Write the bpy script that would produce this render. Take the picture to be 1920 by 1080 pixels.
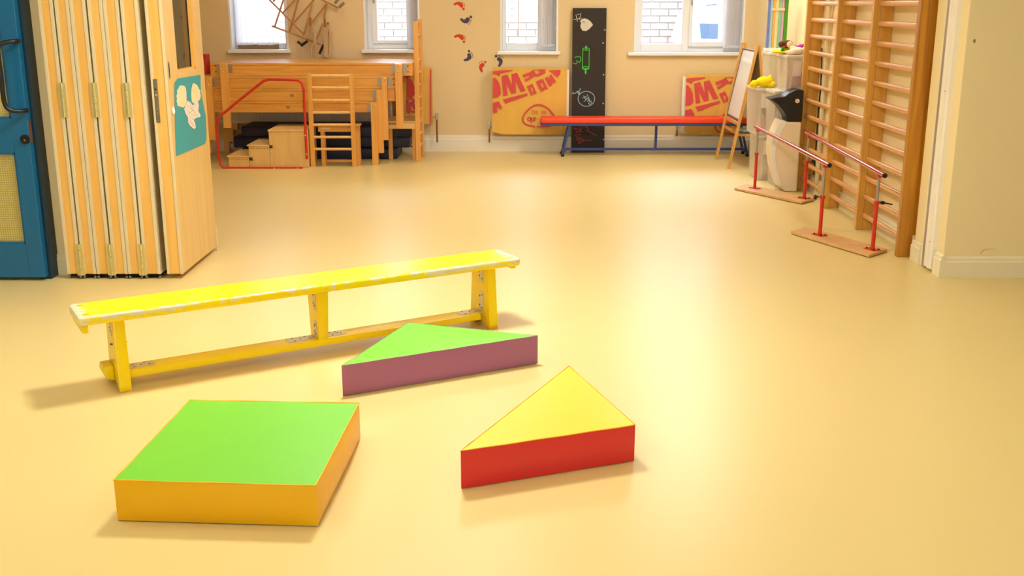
import bpy, bmesh, math, random
from mathutils import Vector, Matrix
random.seed(4)
R = math.radians
for o in list(bpy.data.objects): bpy.data.objects.remove(o)
scene = bpy.context.scene
COL = scene.collection

# ---------------------------------------------------------------- camera
FPX = 2012.0; H = 1.5; TH = math.atan(535/2012.0); SN, CS = math.sin(TH), math.cos(TH)
cam = bpy.data.cameras.new('camera'); camo = bpy.data.objects.new('camera', cam); COL.objects.link(camo)
cam.sensor_width = 36; cam.lens = 36*FPX/1920; cam.clip_start = .05; cam.clip_end = 200
camo.location = (0, 0, H); camo.rotation_euler = (math.pi/2-TH, 0, 0)
scene.camera = camo
# ---------------------------------------------------------------- world, lights, exposure
scene.view_settings.view_transform = 'Standard'; scene.view_settings.look = 'None'
scene.view_settings.gamma = 1; scene.view_settings.use_curve_mapping = False
scene.view_settings.exposure = 0
w = bpy.data.worlds.new('world'); scene.world = w; w.use_nodes = True
w.node_tree.nodes['Background'].inputs[0].default_value = (.86, .93, 1, 1)
w.node_tree.nodes['Background'].inputs[1].default_value = 10
CEIL = 2.75
su = bpy.data.lights.new('sun', 'SUN'); su.energy = 11; su.angle = R(38); su.color = (.52, .68, 1)   # bright hazy sky light behind the far wall
so = bpy.data.objects.new('sun', su); COL.objects.link(so); so.location = (0, 20, 10); so.rotation_euler = (-R(42), 0, 0)
LIGHTS = [  # x, y, sx, sy, watts : the ceiling panels; those near and behind the camera are added fill
    (-2.4, 3.6, .6, .6, 15), (1.3, 4.0, .6, .6, 4), (-1.3, 1.8, .6, 1.2, 3), (1.2, 1.8, .6, 1.2, 2),
    (-.2, 8.2, .6, 1.2, 11), (-1.6, 9.6, .6, 1.2, 3), (1.6, 9.3, .6, 1.2, 31), (0, -1.2, .6, 1.2, 6), (-.5, 4.8, .45, .45, 78)]
LIGHT_AT = ['left of the bench', 'over the floor right of the bench', 'added as fill over the square mat', 'added as fill near the camera on the right', 'in the middle of the far room', 'over the stacked tables', 'over the padded bench', 'added as fill behind the camera', 'over the bench end by the opening']
for i, (x, y, sx, sy, p) in enumerate(LIGHTS):
    l = bpy.data.lights.new('ceiling_lamp', 'AREA'); l.shape = 'RECTANGLE'; l.size = sx; l.size_y = sy
    l.energy = p; l.color = (1, .98, .94)
    o = bpy.data.objects.new('ceiling_lamp', l); COL.objects.link(o); o.location = (x, y, CEIL-.06)

# ---------------------------------------------------------------- pixel to plane
def ray(x, y):
    u = (x-960)/FPX; v = (y-540)/FPX
    return (u, CS-v*SN, -(SN+v*CS))
def fl(x, y, z=0):
    r = ray(x, y); t = (z-H)/r[2]; return Vector((r[0]*t, r[1]*t, z))
def onY(x, y, Y):
    r = ray(x, y); t = Y/r[1]; return Vector((r[0]*t, Y, H+r[2]*t))
def onX(x, y, X):
    r = ray(x, y); t = X/r[0]; return Vector((X, r[1]*t, H+r[2]*t))

# ---------------------------------------------------------------- materials
def lin(c):
    f = lambda v: (v/255/12.92) if v/255 <= .04045 else ((v/255+.055)/1.055)**2.4
    return tuple(f(v) for v in c)+(1,)
def base(name):
    m = bpy.data.materials.new(name); m.use_nodes = True
    return m, m.node_tree, m.node_tree.nodes['Principled BSDF']
def plain(name, c, rough=.5, spec=.5, metal=0, var=.04, scale=6, bump=0, coat=0, bscale=None):
    m, t, b = base(name); n = t.nodes; L = t.links
    b.inputs['Roughness'].default_value = rough; b.inputs['Metallic'].default_value = metal
    b.inputs['Specular IOR Level'].default_value = spec; b.inputs['Coat Weight'].default_value = coat
    tc = n.new('ShaderNodeTexCoord'); no = n.new('ShaderNodeTexNoise'); no.inputs['Scale'].default_value = scale
    no.inputs['Detail'].default_value = 4
    mx = n.new('ShaderNodeMix'); mx.data_type = 'RGBA'
    lc = lin(c); mx.inputs[6].default_value = tuple(v*(1-var) for v in lc[:3])+(1,)
    mx.inputs[7].default_value = tuple(min(1, v*(1+var)) for v in lc[:3])+(1,)
    L.new(tc.outputs['Object'], no.inputs['Vector']); L.new(no.outputs[0], mx.inputs[0]); L.new(mx.outputs[2], b.inputs['Base Color'])
    if bump:
        n2 = n.new('ShaderNodeTexNoise'); n2.inputs['Scale'].default_value = bscale or scale*8; L.new(tc.outputs['Object'], n2.inputs['Vector'])
        bp = n.new('ShaderNodeBump'); bp.inputs['Strength'].default_value = bump; bp.inputs['Distance'].default_value = .002
        L.new(n2.outputs[0], bp.inputs['Height']); L.new(bp.outputs[0], b.inputs['Normal'])
    return m
def wood(name, c1, c2, stretch=(30, 30, 1.5), rough=.4, coat=.15, contrast=(.35, .7)):
    m, t, b = base(name); n = t.nodes; L = t.links
    b.inputs['Roughness'].default_value = rough; b.inputs['Coat Weight'].default_value = coat; b.inputs['Coat Roughness'].default_value = .2
    tc = n.new('ShaderNodeTexCoord'); mp = n.new('ShaderNodeMapping'); mp.inputs['Scale'].default_value = stretch
    no = n.new('ShaderNodeTexNoise'); no.inputs['Scale'].default_value = 1.3; no.inputs['Detail'].default_value = 5; no.inputs['Distortion'].default_value = .6
    cr = n.new('ShaderNodeValToRGB'); cr.color_ramp.elements[0].position = contrast[0]; cr.color_ramp.elements[1].position = contrast[1]
    cr.color_ramp.elements[0].color = lin(c1); cr.color_ramp.elements[1].color = lin(c2)
    L.new(tc.outputs['Object'], mp.inputs['Vector']); L.new(mp.outputs[0], no.inputs['Vector']); L.new(no.outputs[0], cr.inputs[0]); L.new(cr.outputs[0], b.inputs['Base Color'])
    bp = n.new('ShaderNodeBump'); bp.inputs['Strength'].default_value = .1; bp.inputs['Distance'].default_value = .002
    L.new(no.outputs[0], bp.inputs['Height']); L.new(bp.outputs[0], b.inputs['Normal'])
    return m
def glass(name, tint=(.95, .98, 1), rough=0.0, mixf=.12):
    m, t, b = base(name); n = t.nodes; L = t.links
    n.remove(b); out = [x for x in n if x.type == 'OUTPUT_MATERIAL'][0]
    tr = n.new('ShaderNodeBsdfTransparent'); tr.inputs[0].default_value = tint+(1,)
    gl = n.new('ShaderNodeBsdfGlossy'); gl.inputs['Roughness'].default_value = rough
    fr = n.new('ShaderNodeFresnel'); fr.inputs[0].default_value = 1.45
    ad = n.new('ShaderNodeMath'); ad.operation = 'ADD'; ad.inputs[1].default_value = mixf
    mx = n.new('ShaderNodeMixShader'); L.new(fr.outputs[0], ad.inputs[0]); L.new(ad.outputs[0], mx.inputs[0]); L.new(tr.outputs[0], mx.inputs[1]); L.new(gl.outputs[0], mx.inputs[2])
    L.new(mx.outputs[0], out.inputs[0]); return m
def cloudy(name, c, alpha=.45):
    m, t, b = base(name); n = t.nodes; L = t.links
    b.inputs['Base Color'].default_value = lin(c); b.inputs['Roughness'].default_value = .25
    out = [x for x in n if x.type == 'OUTPUT_MATERIAL'][0]
    tr = n.new('ShaderNodeBsdfTransparent'); mx = n.new('ShaderNodeMixShader'); mx.inputs[0].default_value = alpha
    L.new(tr.outputs[0], mx.inputs[1]); L.new(b.outputs[0], mx.inputs[2]); L.new(mx.outputs[0], out.inputs[0]); return m
def worn(name, c, bare, amount=.62, rough=.3, scale=9):
    """paint with chips: bare colour shows where the mesh attribute 'edge' and noise agree"""
    m, t, b = base(name); n = t.nodes; L = t.links
    b.inputs['Roughness'].default_value = rough
    tc = n.new('ShaderNodeTexCoord'); mp = n.new('ShaderNodeMapping'); mp.inputs['Scale'].default_value = (1, 2.5, 2.5)
    no = n.new('ShaderNodeTexNoise'); no.inputs['Scale'].default_value = scale; no.inputs['Detail'].default_value = 8; no.inputs['Roughness'].default_value = .7
    at = n.new('ShaderNodeAttribute'); at.attribute_name = 'edge'
    ad = n.new('ShaderNodeMath'); ad.operation = 'MULTIPLY_ADD'; ad.inputs[1].default_value = .30
    cr = n.new('ShaderNodeValToRGB'); cr.color_ramp.elements[0].position = amount; cr.color_ramp.elements[1].position = amount+.04
    cr.color_ramp.elements[0].color = lin(c); cr.color_ramp.elements[1].color = lin(bare)
    L.new(tc.outputs['Object'], mp.inputs[0]); L.new(mp.outputs[0], no.inputs['Vector'])
    L.new(at.outputs['Fac'], ad.inputs[0]); L.new(no.outputs[0], ad.inputs[2]); L.new(ad.outputs[0], cr.inputs[0]); L.new(cr.outputs[0], b.inputs['Base Color'])
    return m

M = {}
M['floor'] = plain('vinyl_floor', (226, 202, 134), .33, .4, var=.02, scale=1.2, bump=.05, bscale=60)
M['wall'] = plain('cream_wall', (243, 222, 168), .6, .3, var=.015, scale=2)
M['wall_far'] = plain('tan_wall', (228, 204, 156), .6, .3, var=.02, scale=2)
M['ceil'] = plain('ceiling_white', (218, 214, 202), .8, .2)
M['trim'] = plain('cream_gloss_paint', (238, 226, 186), .35, .5, var=.03, scale=14)
M['trimw'] = plain('white_gloss_paint', (240, 232, 212), .35, .5, var=.03)
M['grey'] = plain('grey_aluminium', (176, 166, 146), .35, .5, metal=.4)
M['upvc'] = plain('white_upvc', (240, 242, 245), .3, .5, var=.01)
M['maple'] = wood('maple_face', (216, 176, 102), (226, 188, 116), (14, 14, .8), .4)
M['core'] = wood('maple_edge', (232, 176, 84), (240, 190, 100), (20, 20, 1), .45)
M['lip'] = plain('cream_edging', (222, 204, 160), .4, .5)
M['brass'] = plain('brassed_steel', (220, 205, 140), .3, .5, metal=.5)
M['steel'] = plain('steel', (170, 165, 155), .3, .5, metal=.8)
M['dsteel'] = plain('dull_lock_steel', (150, 140, 115), .35, .5, metal=.7)
M['dark'] = plain('dark_gap', (40, 28, 16), .8, .2)
M['black'] = plain('black_plastic', (18, 17, 16), .35, .5)
M['blue'] = plain('blue_door_paint', (16, 100, 144), .3, .5, var=.05, scale=3)
M['blueshade'] = plain('shaded_blue_frame_paint', (16, 46, 62), .4, .4)  # deep shade behind the door leaf is put into this navy
M['beech'] = wood('beech_table', (214, 146, 58), (232, 170, 82), (1.5, 20, 20), .3, .3)
M['beech_v'] = wood('beech_leg', (222, 156, 68), (236, 176, 90), (25, 25, 1.2), .3, .3)
M['birch'] = wood('birch_ply', (228, 184, 108), (238, 198, 124), (8, 8, 2), .5, .05)
M['pine'] = wood('orange_pine_post', (156, 90, 8), (204, 140, 26), (26, 26, .9), .35, .4, (.3, .75))
M['pine2'] = wood('pine_upright', (204, 146, 52), (218, 164, 70), (20, 20, 1.0), .35, .3)
M['rung'] = wood('ash_rung', (204, 138, 66), (228, 172, 106), (40, 1.2, 40), .3, .5)
M['paleply'] = wood('plywood_board', (206, 158, 92), (220, 176, 112), (2, 14, 14), .5, .05)
M['pole'] = wood('light_dowel', (236, 186, 104), (244, 200, 124), (20, 20, 20), .4)
M['easel'] = wood('easel_wood', (204, 148, 66), (222, 168, 84), (20, 20, 2), .45)
M['redtube'] = plain('red_enamel', (206, 44, 20), .28, .5, var=.03)
M['redrail'] = plain('dark_red_rail', (176, 40, 34), .15, .7, var=.03, coat=.5)
M['redpad'] = plain('red_vinyl_pad', (240, 72, 34), .35, .5)
M['bluemetal'] = plain('blue_steel', (46, 66, 128), .35, .5)
M['navy'] = plain('navy_vinyl', (26, 26, 54), .45, .4, var=.1)
M['yellow'] = worn('yellow_bench_paint', (255, 226, 0), (232, 222, 190), .675, .25, 26)
M['yellow2'] = worn('yellow_leg_paint', (255, 224, 0), (226, 212, 170), .8, .3, 26)
M['plate'] = plain('bracket_plate', (216, 206, 172), .4, .5, metal=.3)
M['vgreen'] = plain('green_vinyl', (116, 204, 52), .38, .5, var=.015, scale=2, bump=.03, bscale=12)
M['vyel'] = plain('amber_vinyl', (244, 184, 0), .38, .5, var=.03, scale=3, bump=.06, bscale=9)
M['vyel2'] = plain('yellow_vinyl', (244, 206, 34), .38, .5, var=.02, scale=3)
M['vpur'] = plain('mauve_vinyl', (166, 104, 138), .4, .5, var=.04, scale=4, bump=.05, bscale=9)
M['vred'] = plain('red_vinyl', (222, 40, 44), .3, .6, var=.05, scale=6, bump=.12, bscale=9)
M['white'] = plain('white_matt', (240, 238, 232), .5, .4)
M['board'] = plain('whiteboard', (228, 226, 220), .15, .5)
M['boardback'] = plain('shaded_whiteboard_back', (196, 168, 140), .5, .3)  # back of the whiteboard, browned to hold its shade
M['chalkboard'] = plain('chalkboard', (50, 42, 36), .55, .3, var=.18, scale=5)
M['chW'] = plain('chalk_white', (214, 206, 192), .9, .1)
M['chG'] = plain('chalk_green', (76, 210, 74), .9, .1)
M['chB'] = plain('chalk_blue', (160, 200, 212), .9, .1)
M['chR'] = plain('chalk_red', (200, 70, 84), .9, .1)
M['cloth'] = plain('ochre_cloth', (228, 180, 88), .85, .15, var=.08, scale=7)
M['clothr'] = plain('red_print', (212, 84, 84), .85, .15, var=.06)
M['copper'] = plain('copper_pipe', (168, 100, 50), .35, .5, metal=.6)
M['teal'] = plain('teal_card', (60, 152, 158), .6, .3, var=.02)
M['papr'] = plain('peach_paper', (240, 214, 168), .8, .2)
M['paper'] = plain('white_paper', (236, 220, 204), .8, .2, var=.03, scale=40)
M['ink'] = plain('grey_ink', (110, 90, 90), .8, .2)
M['fred'] = plain('red_sticker', (204, 56, 28), .5, .4)
M['fblue'] = plain('slate_sticker', (76, 66, 92), .5, .4)
M['bar'] = plain('strap_cloth', (196, 168, 128), .9, .1, var=.1, scale=20)
M['rodw'] = wood('hung_rod', (176, 120, 64), (196, 140, 84), (20, 20, 20), .5)
M['rodd'] = plain('grey_rod', (96, 96, 84), .5, .4)
M['box'] = cloudy('clear_plastic', (250, 236, 212), .34)
M['boxlid'] = cloudy('cloudy_plastic_lid', (244, 236, 220), .7)
M['yplush'] = plain('yellow_plush', (250, 212, 30), .9, .1, var=.1, scale=60, bump=.6, bscale=200)
M['wplush'] = plain('cream_plush', (240, 214, 186), .9, .1, var=.08, scale=60, bump=.6, bscale=200)
M['bplush'] = plain('brown_plush', (110, 60, 40), .9, .1, var=.1, scale=60, bump=.6, bscale=200)
M['pplush'] = plain('purple_cloth', (170, 60, 150), .8, .1)
M['gplush'] = plain('green_cloth', (40, 150, 70), .8, .1)
M['oplush'] = plain('orange_cloth', (235, 120, 50), .8, .1)
M['pinkish'] = plain('pink_cloth', (226, 120, 130), .8, .1)
M['penw'] = plain('white_plastic', (238, 222, 188), .35, .5, var=.01)
M['brick'] = plain('pale_brick', (176, 156, 152), .9, .1, var=.05, scale=9)
M['mortar'] = plain('mortar', (188, 184, 184), .9, .1)
M['tarmac'] = plain('tarmac', (100, 100, 100), .9, .1)
M['van'] = plain('white_van_paint', (236, 240, 246), .25, .5)
M['vang'] = plain('tinted_van_glass', (50, 80, 120), .1, .8)
M['vang2'] = plain('light_van_trim', (130, 160, 205), .2, .6)
M['glass'] = glass('clear_glass', mixf=0)
M['glass2'] = glass('vision_glass', (.86, .80, .66), .02, .10)
M['blind'] = plain('blind_fabric', (240, 238, 236), .8, .1)
_t = M['blind'].node_tree; _b = _t.nodes['Principled BSDF']; _tl = _t.nodes.new('ShaderNodeBsdfTranslucent'); _tl.inputs[0].default_value = (.97, .97, 1, 1)
_m = _t.nodes.new('ShaderNodeMixShader'); _m.inputs[0].default_value = .75; _o = [x for x in _t.nodes if x.type == 'OUTPUT_MATERIAL'][0]
_t.links.new(_b.outputs[0], _m.inputs[1]); _t.links.new(_tl.outputs[0], _m.inputs[2]); _t.links.new(_m.outputs[0], _o.inputs[0])
M['cork'] = plain('brown_strip', (150, 120, 84), .6, .3)
m, t, b = base('lamp_diffuser'); b.inputs['Emission Color'].default_value = (1, .93, .82, 1); b.inputs['Emission Strength'].default_value = 6; M['lamp'] = m
# wired glass with its wire grid as fine print
m, t, b = base('wired_glass'); n = t.nodes; L = t.links
tc = n.new('ShaderNodeTexCoord'); br = n.new('ShaderNodeTexBrick'); br.offset = 0; br.inputs['Scale'].default_value = 1
br.inputs['Brick Width'].default_value = .0125; br.inputs['Row Height'].default_value = .0125; br.inputs['Mortar Size'].default_value = .0012
br.inputs['Color1'].default_value = lin((222, 204, 120)); br.inputs['Color2'].default_value = lin((214, 196, 112)); br.inputs['Mortar'].default_value = lin((176, 158, 96))
mp = n.new('ShaderNodeMapping'); mp.inputs['Rotation'].default_value = (R(90), 0, 0)
L.new(tc.outputs['Object'], mp.inputs[0]); L.new(mp.outputs[0], br.inputs['Vector']); L.new(br.outputs[0], b.inputs['Base Color'])
b.inputs['Roughness'].default_value = .15; b.inputs['Alpha'].default_value = .8; M['wired'] = m

# ---------------------------------------------------------------- mesh helpers
def nb(): return bmesh.new()
def merge(bm, t):
    me = bpy.data.meshes.new('t'); t.to_mesh(me); bm.from_mesh(me); bpy.data.meshes.remove(me); t.free()
def box(x0, x1, y0, y1, z0, z1, bev=0, bm=None, mat=None, seg=2):
    """one (bevelled) box, optionally transformed, added to bm"""
    bm = bm or nb(); t = nb(); bmesh.ops.create_cube(t, size=1)
    for v in t.verts:
        v.co = Vector(((x0+x1)/2+v.co.x*(x1-x0), (y0+y1)/2+v.co.y*(y1-y0), (z0+z1)/2+v.co.z*(z1-z0)))
    if bev: bmesh.ops.bevel(t, geom=t.edges[:], offset=bev, segments=seg, affect='EDGES', profile=.6, clamp_overlap=True)
    if mat is not None: bmesh.ops.transform(t, matrix=mat, verts=t.verts[:])
    merge(bm, t); return bm
def tube(pts, r, n=10, bm=None, closed=False, r2=None):
    bm = bm or nb(); pts = [Vector(p) for p in pts]; N = len(pts); rings = []
    up = None
    for i, p in enumerate(pts):
        a = pts[i-1] if (i > 0 or closed) else p; b_ = pts[(i+1) % N] if (i < N-1 or closed) else p
        d = (b_-a).normalized()
        if up is None: up = d.orthogonal().normalized()
        up = (up-d*up.dot(d)).normalized(); s = d.cross(up)
        rr = r if r2 is None else r+(r2-r)*i/(N-1)
        k = 1.0
        if 0 < i < N-1:
            c = (p-pts[i-1]).normalized().dot((pts[i+1]-p).normalized()); k = 1/max(.5, math.sqrt(max(.01, (1+c)/2)))
        rings.append([bm.verts.new(p+(up*math.cos(2*math.pi*j/n)+s*math.sin(2*math.pi*j/n))*rr*(k if k < 1.3 else 1.3)) for j in range(n)])
    for i in range(N if closed else N-1):
        A, B = rings[i], rings[(i+1) % N]
        for j in range(n): bm.faces.new((A[j], A[(j+1) % n], B[(j+1) % n], B[j]))
    if not closed:
        bm.faces.new(list(reversed(rings[0]))); bm.faces.new(rings[-1])
    return bm
def smoothpath(pts, k=4, closed=False):
    pts = [Vector(p) for p in pts]; out = []; N = len(pts)
    for i in range(N if closed else N-1):
        g = lambda j: pts[j % N] if closed else pts[max(0, min(N-1, j))]
        p0, p1, p2, p3 = g(i-1), g(i), g(i+1), g(i+2)
        for s in range(k):
            t = s/k; out.append(.5*((2*p1)+(p2-p0)*t+(2*p0-5*p1+4*p2-p3)*t*t+(3*p1-p0-3*p2+p3)*t**3))
    if not closed: out.append(pts[-1])
    return out
def prism(poly, vec, bev=0, bm=None, seg=2):
    bm = bm or nb(); t = nb(); vec = Vector(vec)
    a = [t.verts.new(Vector(p)) for p in poly]; b_ = [t.verts.new(Vector(p)+vec) for p in poly]
    n = len(poly); t.faces.new(a); t.faces.new(list(reversed(b_)))
    for i in range(n): t.faces.new((a[i], b_[i], b_[(i+1) % n], a[(i+1) % n]))
    bmesh.ops.recalc_face_normals(t, faces=t.faces[:])
    if bev: bmesh.ops.bevel(t, geom=t.edges[:], offset=bev, segments=seg, affect='EDGES', profile=.6, clamp_overlap=True)
    merge(bm, t); return bm
def ball(c, r, bm=None, seg=16, rot=None):
    bm = bm or nb(); t = nb(); bmesh.ops.create_uvsphere(t, u_segments=seg, v_segments=max(6, seg*2//3), radius=1)
    s = Matrix.Diagonal((r[0], r[1], r[2], 1)) if hasattr(r, '__len__') else Matrix.Diagonal((r, r, r, 1))
    bmesh.ops.transform(t, matrix=Matrix.Translation(Vector(c)) @ (rot or Matrix()) @ s, verts=t.verts[:]); merge(bm, t); return bm
def cyl(a, b_, r, n=16, bm=None): return tube([a, b_], r, n, bm)
OFF = {}
def obj(name, bm, mat, parent=None, smooth=False, stuff=False):
    me = bpy.data.meshes.new(name)
    if parent is not None and parent.name in OFF:
        bmesh.ops.transform(bm, matrix=OFF[parent.name].inverted(), verts=bm.verts[:])
    bmesh.ops.recalc_face_normals(bm, faces=bm.faces[:])
    bm.to_mesh(me); bm.free(); me.materials.append(mat)
    if smooth:
        for p in me.polygons: p.use_smooth = True
        me.set_sharp_from_angle(angle=R(40))
    o = bpy.data.objects.new(name, me); COL.objects.link(o)
    if parent is not None:
        o.parent = parent
        if parent.name in OFF: OFF[o.name] = OFF[parent.name]
    if stuff: o['kind'] = 'stuff'
    return o
def thing(name, label, cat, loc=(0, 0, 0), rotz=0, group=None):
    o = bpy.data.objects.new(name, None); COL.objects.link(o); o.empty_display_size = .1
    o.location = loc; o.rotation_euler = (0, 0, rotz)
    OFF[o.name] = Matrix.Translation(Vector(loc)) @ Matrix.Rotation(rotz, 4, 'Z')
    o['label'] = label; o['category'] = cat
    if group: o['group'] = group
    return o
def tag(o, label, cat, group=None):
    o['label'] = label; o['category'] = cat
    if group: o['group'] = group
    return o
def struct(name, bm, mat, parent=None, smooth=False):
    o = obj(name, bm, mat, parent, smooth)
    if parent is None: o['kind'] = 'structure'
    return o
def flatdisc(c, r, nrm, n=14, bm=None, th=.0008):
    nrm = Vector(nrm).normalized(); return cyl(Vector(c), Vector(c)+nrm*th, r, n, bm)
def stroke(pts, widths, nrm, th=.001, bm=None, closed=False):
    """flat band of given width through 3-D pts on a plane of normal nrm, lifted by th: one mitred strip with round ends"""
    bm = bm or nb(); nrm = Vector(nrm).normalized(); pts = [Vector(p) for p in pts]
    if not hasattr(widths, '__len__'): widths = [widths]*len(pts)
    if closed and (pts[0]-pts[-1]).length > 1e-5: pts.append(pts[0].copy()); widths = list(widths)+[widths[0]]
    n = len(pts); isl = (pts[0]-pts[-1]).length < 1e-5; prev = None
    for i in range(n):
        if isl: a, b_ = pts[i-1 if i else n-2], pts[i+1 if i < n-1 else 1]
        else: a, b_ = pts[max(0, i-1)], pts[min(n-1, i+1)]
        d1 = (pts[i]-a); d2 = (b_-pts[i])
        d = (d1.normalized() if d1.length > 1e-7 else Vector())+(d2.normalized() if d2.length > 1e-7 else Vector())
        if d.length < .3: d = d2 if d2.length > 1e-7 else d1
        d.normalize(); s_ = nrm.cross(d)
        k = 1.0
        if d1.length > 1e-7 and d2.length > 1e-7: k = min(1.5, 1/max(.5, abs(d.dot(d1.normalized()))))
        w_ = widths[i]/2*k; cur = (bm.verts.new(pts[i]-s_*w_+nrm*th), bm.verts.new(pts[i]+s_*w_+nrm*th))
        if prev: bm.faces.new((prev[0], prev[1], cur[1], cur[0]))
        if not isl and i in (0, n-1):
            sg = -1 if i == 0 else 1; arc = [pts[i]+nrm*th+s_*w_*math.cos(math.pi*q/6)+d*sg*w_*math.sin(math.pi*q/6) for q in range(7)]
            bm.faces.new([bm.verts.new(p) for p in arc])
        prev = cur
    return bm

# ================================================================ SETTING
WY = 11.22     # far wall
PY = 5.89      # near face of the dividing wall
XR = 2.48      # right wall of the far room
struct('floor', box(-4.5, 4.5, -3, WY+.3, -.05, 0), M['floor'])
struct('ceiling', box(-4.6, 4.6, -3.1, WY+.3, CEIL, CEIL+.1), M['ceil'])
wins = [(433, 542, 97, 2.25), (684, 788, 97, 2.25), (938, 1046, 100, 2.25), (1188, 1393, 102, 2.25)]
spans = []
for a, b_, y, zt in wins:
    p, q = onY(a, y-2, WY), onY(b_, y-2, WY); spans.append((p.x, q.x, p.z, zt))
bm = nb(); x = -3.5
for a, b_, z, zt in spans:
    box(x, a, WY, WY+.3, 0, CEIL, bm=bm); box(a, b_, WY, WY+.3, 0, z, bm=bm); box(a, b_, WY, WY+.3, zt, CEIL, bm=bm); x = b_
box(x, 2.7, WY, WY+.3, 0, CEIL, bm=bm)
struct('wall_back', bm, M['wall_far'])
struct('wall_left', box(-3.5, -3.4, 6.33, WY, 0, CEIL), M['wall_far'])
struct('wall_right', box(XR, XR+.2, 6.33, WY, 0, CEIL), M['wall'])
struct('wall_front_left', box(-4.5, -2.53, 5.95, 6.33, 0, CEIL), M['wall'])
struct('wall_front_right', box(2.43, 4.5, PY, 6.33, 0, CEIL, .004), M['wall'])
struct('wall_front_top', box(-2.53, 2.43, 5.9, 6.33, 2.4, CEIL), M['wall'])
struct('wall_side_left', box(-4.6, -4.5, -3, 5.95, 0, CEIL), M['ceil'])
struct('wall_side_right', box(4.5, 4.6, -3, PY, 0, CEIL), M['ceil'])
bm = nb()
for q in ((-4.6, -1.3, 0, CEIL), (1.3, 4.6, 0, CEIL), (-1.3, 1.3, 0, 1.0), (-1.3, 1.3, 2.2, CEIL)): box(q[0], q[1], -3.1, -3, q[2], q[3], bm=bm)
struct('wall_rear', bm, M['ceil'])
bm = nb()
for q in ((-1.3, -1.24, 1.0, 2.2), (1.24, 1.3, 1.0, 2.2), (-.03, .03, 1.06, 2.14), (-1.24, 1.24, 1.0, 1.06), (-1.24, 1.24, 2.14, 2.2)): box(q[0], q[1], -3.09, -3.03, q[2], q[3], bm=bm)
w5 = struct('window_5', bm, M['upvc'])  # unseen window, added to light the camera-facing sides
obj('pane', box(-1.24, 1.24, -3.065, -3.06, 1.06, 2.14), M['glass'], w5)
# skirtings
def skirt_prof(h, d):   # (offset from wall, z)
    return [(0, 0), (d, 0), (d, h*.74), (d*.75, h*.8), (d*.75, h*.93), (d*.3, h), (0, h)]
def skirt_y(name, x0, x1, Y, h=.12, d=.02, mat='trim'):
    return struct(name, prism([(x0, Y-o_, z) for o_, z in skirt_prof(h, d)], (x1-x0, 0, 0)), M[mat])
def skirt_x(name, X, y0, y1, h=.12, d=.02, mat='trim'):
    return struct(name, prism([(X-o_, y0, z) for o_, z in skirt_prof(h, d)], (0, y1-y0, 0)), M[mat])
skirt_y('baseboard_back', -3.4, XR, WY, .165, .035, 'trimw')
skirt_x('baseboard_right', XR, 6.33, WY-.035, .12, .02)
skirt_y('baseboard_front_right', 2.431, 4.5, PY, .118, .02)
skirt_y('baseboard_front_left', -4.5, -2.53, 5.95, .125, .02)
# right reveal: skirting return, architrave, aluminium channel
skirt_x('baseboard_reveal_near', 2.43, PY-.02, 5.975, .13, .022)
skirt_x('baseboard_reveal_far', 2.43, 6.19, 6.33, .12, .022)
a = [(2.43, 5.985), (2.405, 5.985), (2.398, 6.0), (2.398, 6.04), (2.408, 6.05), (2.402, 6.07), (2.402, 6.09), (2.415, 6.1), (2.43, 6.1)]
tr = struct('trim_1', prism([(x, y, .02) for x, y in a], (0, 0, 2.38)), M['trimw'])
for (px, py) in ((1787, 174), (1755, 460)):
    p = onX(px, py, 2.397); obj('screw_hole', cyl((2.3975, 6.02, p.z), (2.3968, 6.02, p.z), .004, 10), M['black'], tr)
struct('trim_2', box(2.412, 2.43, 6.105, 6.15, .0, 2.4, .002), M['grey'])
bm = nb(); box(2.415, 2.43, 6.152, 6.185, 0, 2.4, .002, bm=bm); struct('trim_3', bm, M['trim'])
# marks on the right hand wall
p = onY(1827, 77, PY-.001)
tag(obj('wall_scuff', ball((p.x, PY-.0006, p.z), (.007, .001, .011)), M['cork'], smooth=True), 'small brown dent mark on the cream wall at the right, high up', 'mark')
pp = [onY(x, y, PY-.0012) for x, y in ((1838, 476), (1842, 470), (1852, 467), (1865, 467))]
tag(obj('wall_scuff', stroke(pp, [.003, .003, .002, .001], (0, -1, 0), .0006), M['cork']), 'dark curved scratch just above the skirting at the right', 'mark')

# ---------------------------------------------------------------- windows
def pxx(px, Y=WY+.16): return onY(px, 50, Y).x
def pzz(py, Y=WY+.16): return onY(960, py, Y).z
FY = WY+.16
def window(n, s, sill_px, frames, panes):
    a, b_, z, zt = s
    bm = nb(); t_ = .018   # lined reveal
    box(a, a+t_, WY-.002, FY+.1, z, zt, bm=bm); box(b_-t_, b_, WY-.002, FY+.1, z, zt, bm=bm); box(a, b_, WY, FY+.1, zt-t_, zt, bm=bm)
    root = struct('window_%d' % n, bm, M['upvc'])
    x0, x1 = onY(sill_px[0], sill_px[2], WY).x, onY(sill_px[1], sill_px[2], WY).x
    bs = nb(); box(x0, x1, WY-.045, WY, z-.022, z+.012, .006, bm=bs); box(a, b_, WY, FY+.1, z-.01, z+.012, bm=bs)
    obj('window_sill', bs, M['upvc'], root)
    ft = []
    for fr in frames:
        f = obj('window_frame', box(fr[0], fr[1], FY-fr[4] if len(fr) > 4 else FY-.02, FY+.04, fr[2], fr[3], .006), M['upvc'], root)
    for pn in panes: obj('pane', box(pn[0], pn[1], FY+.005, FY+.012, pn[2], pn[3]), M['glass'], root)
    return root
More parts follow.
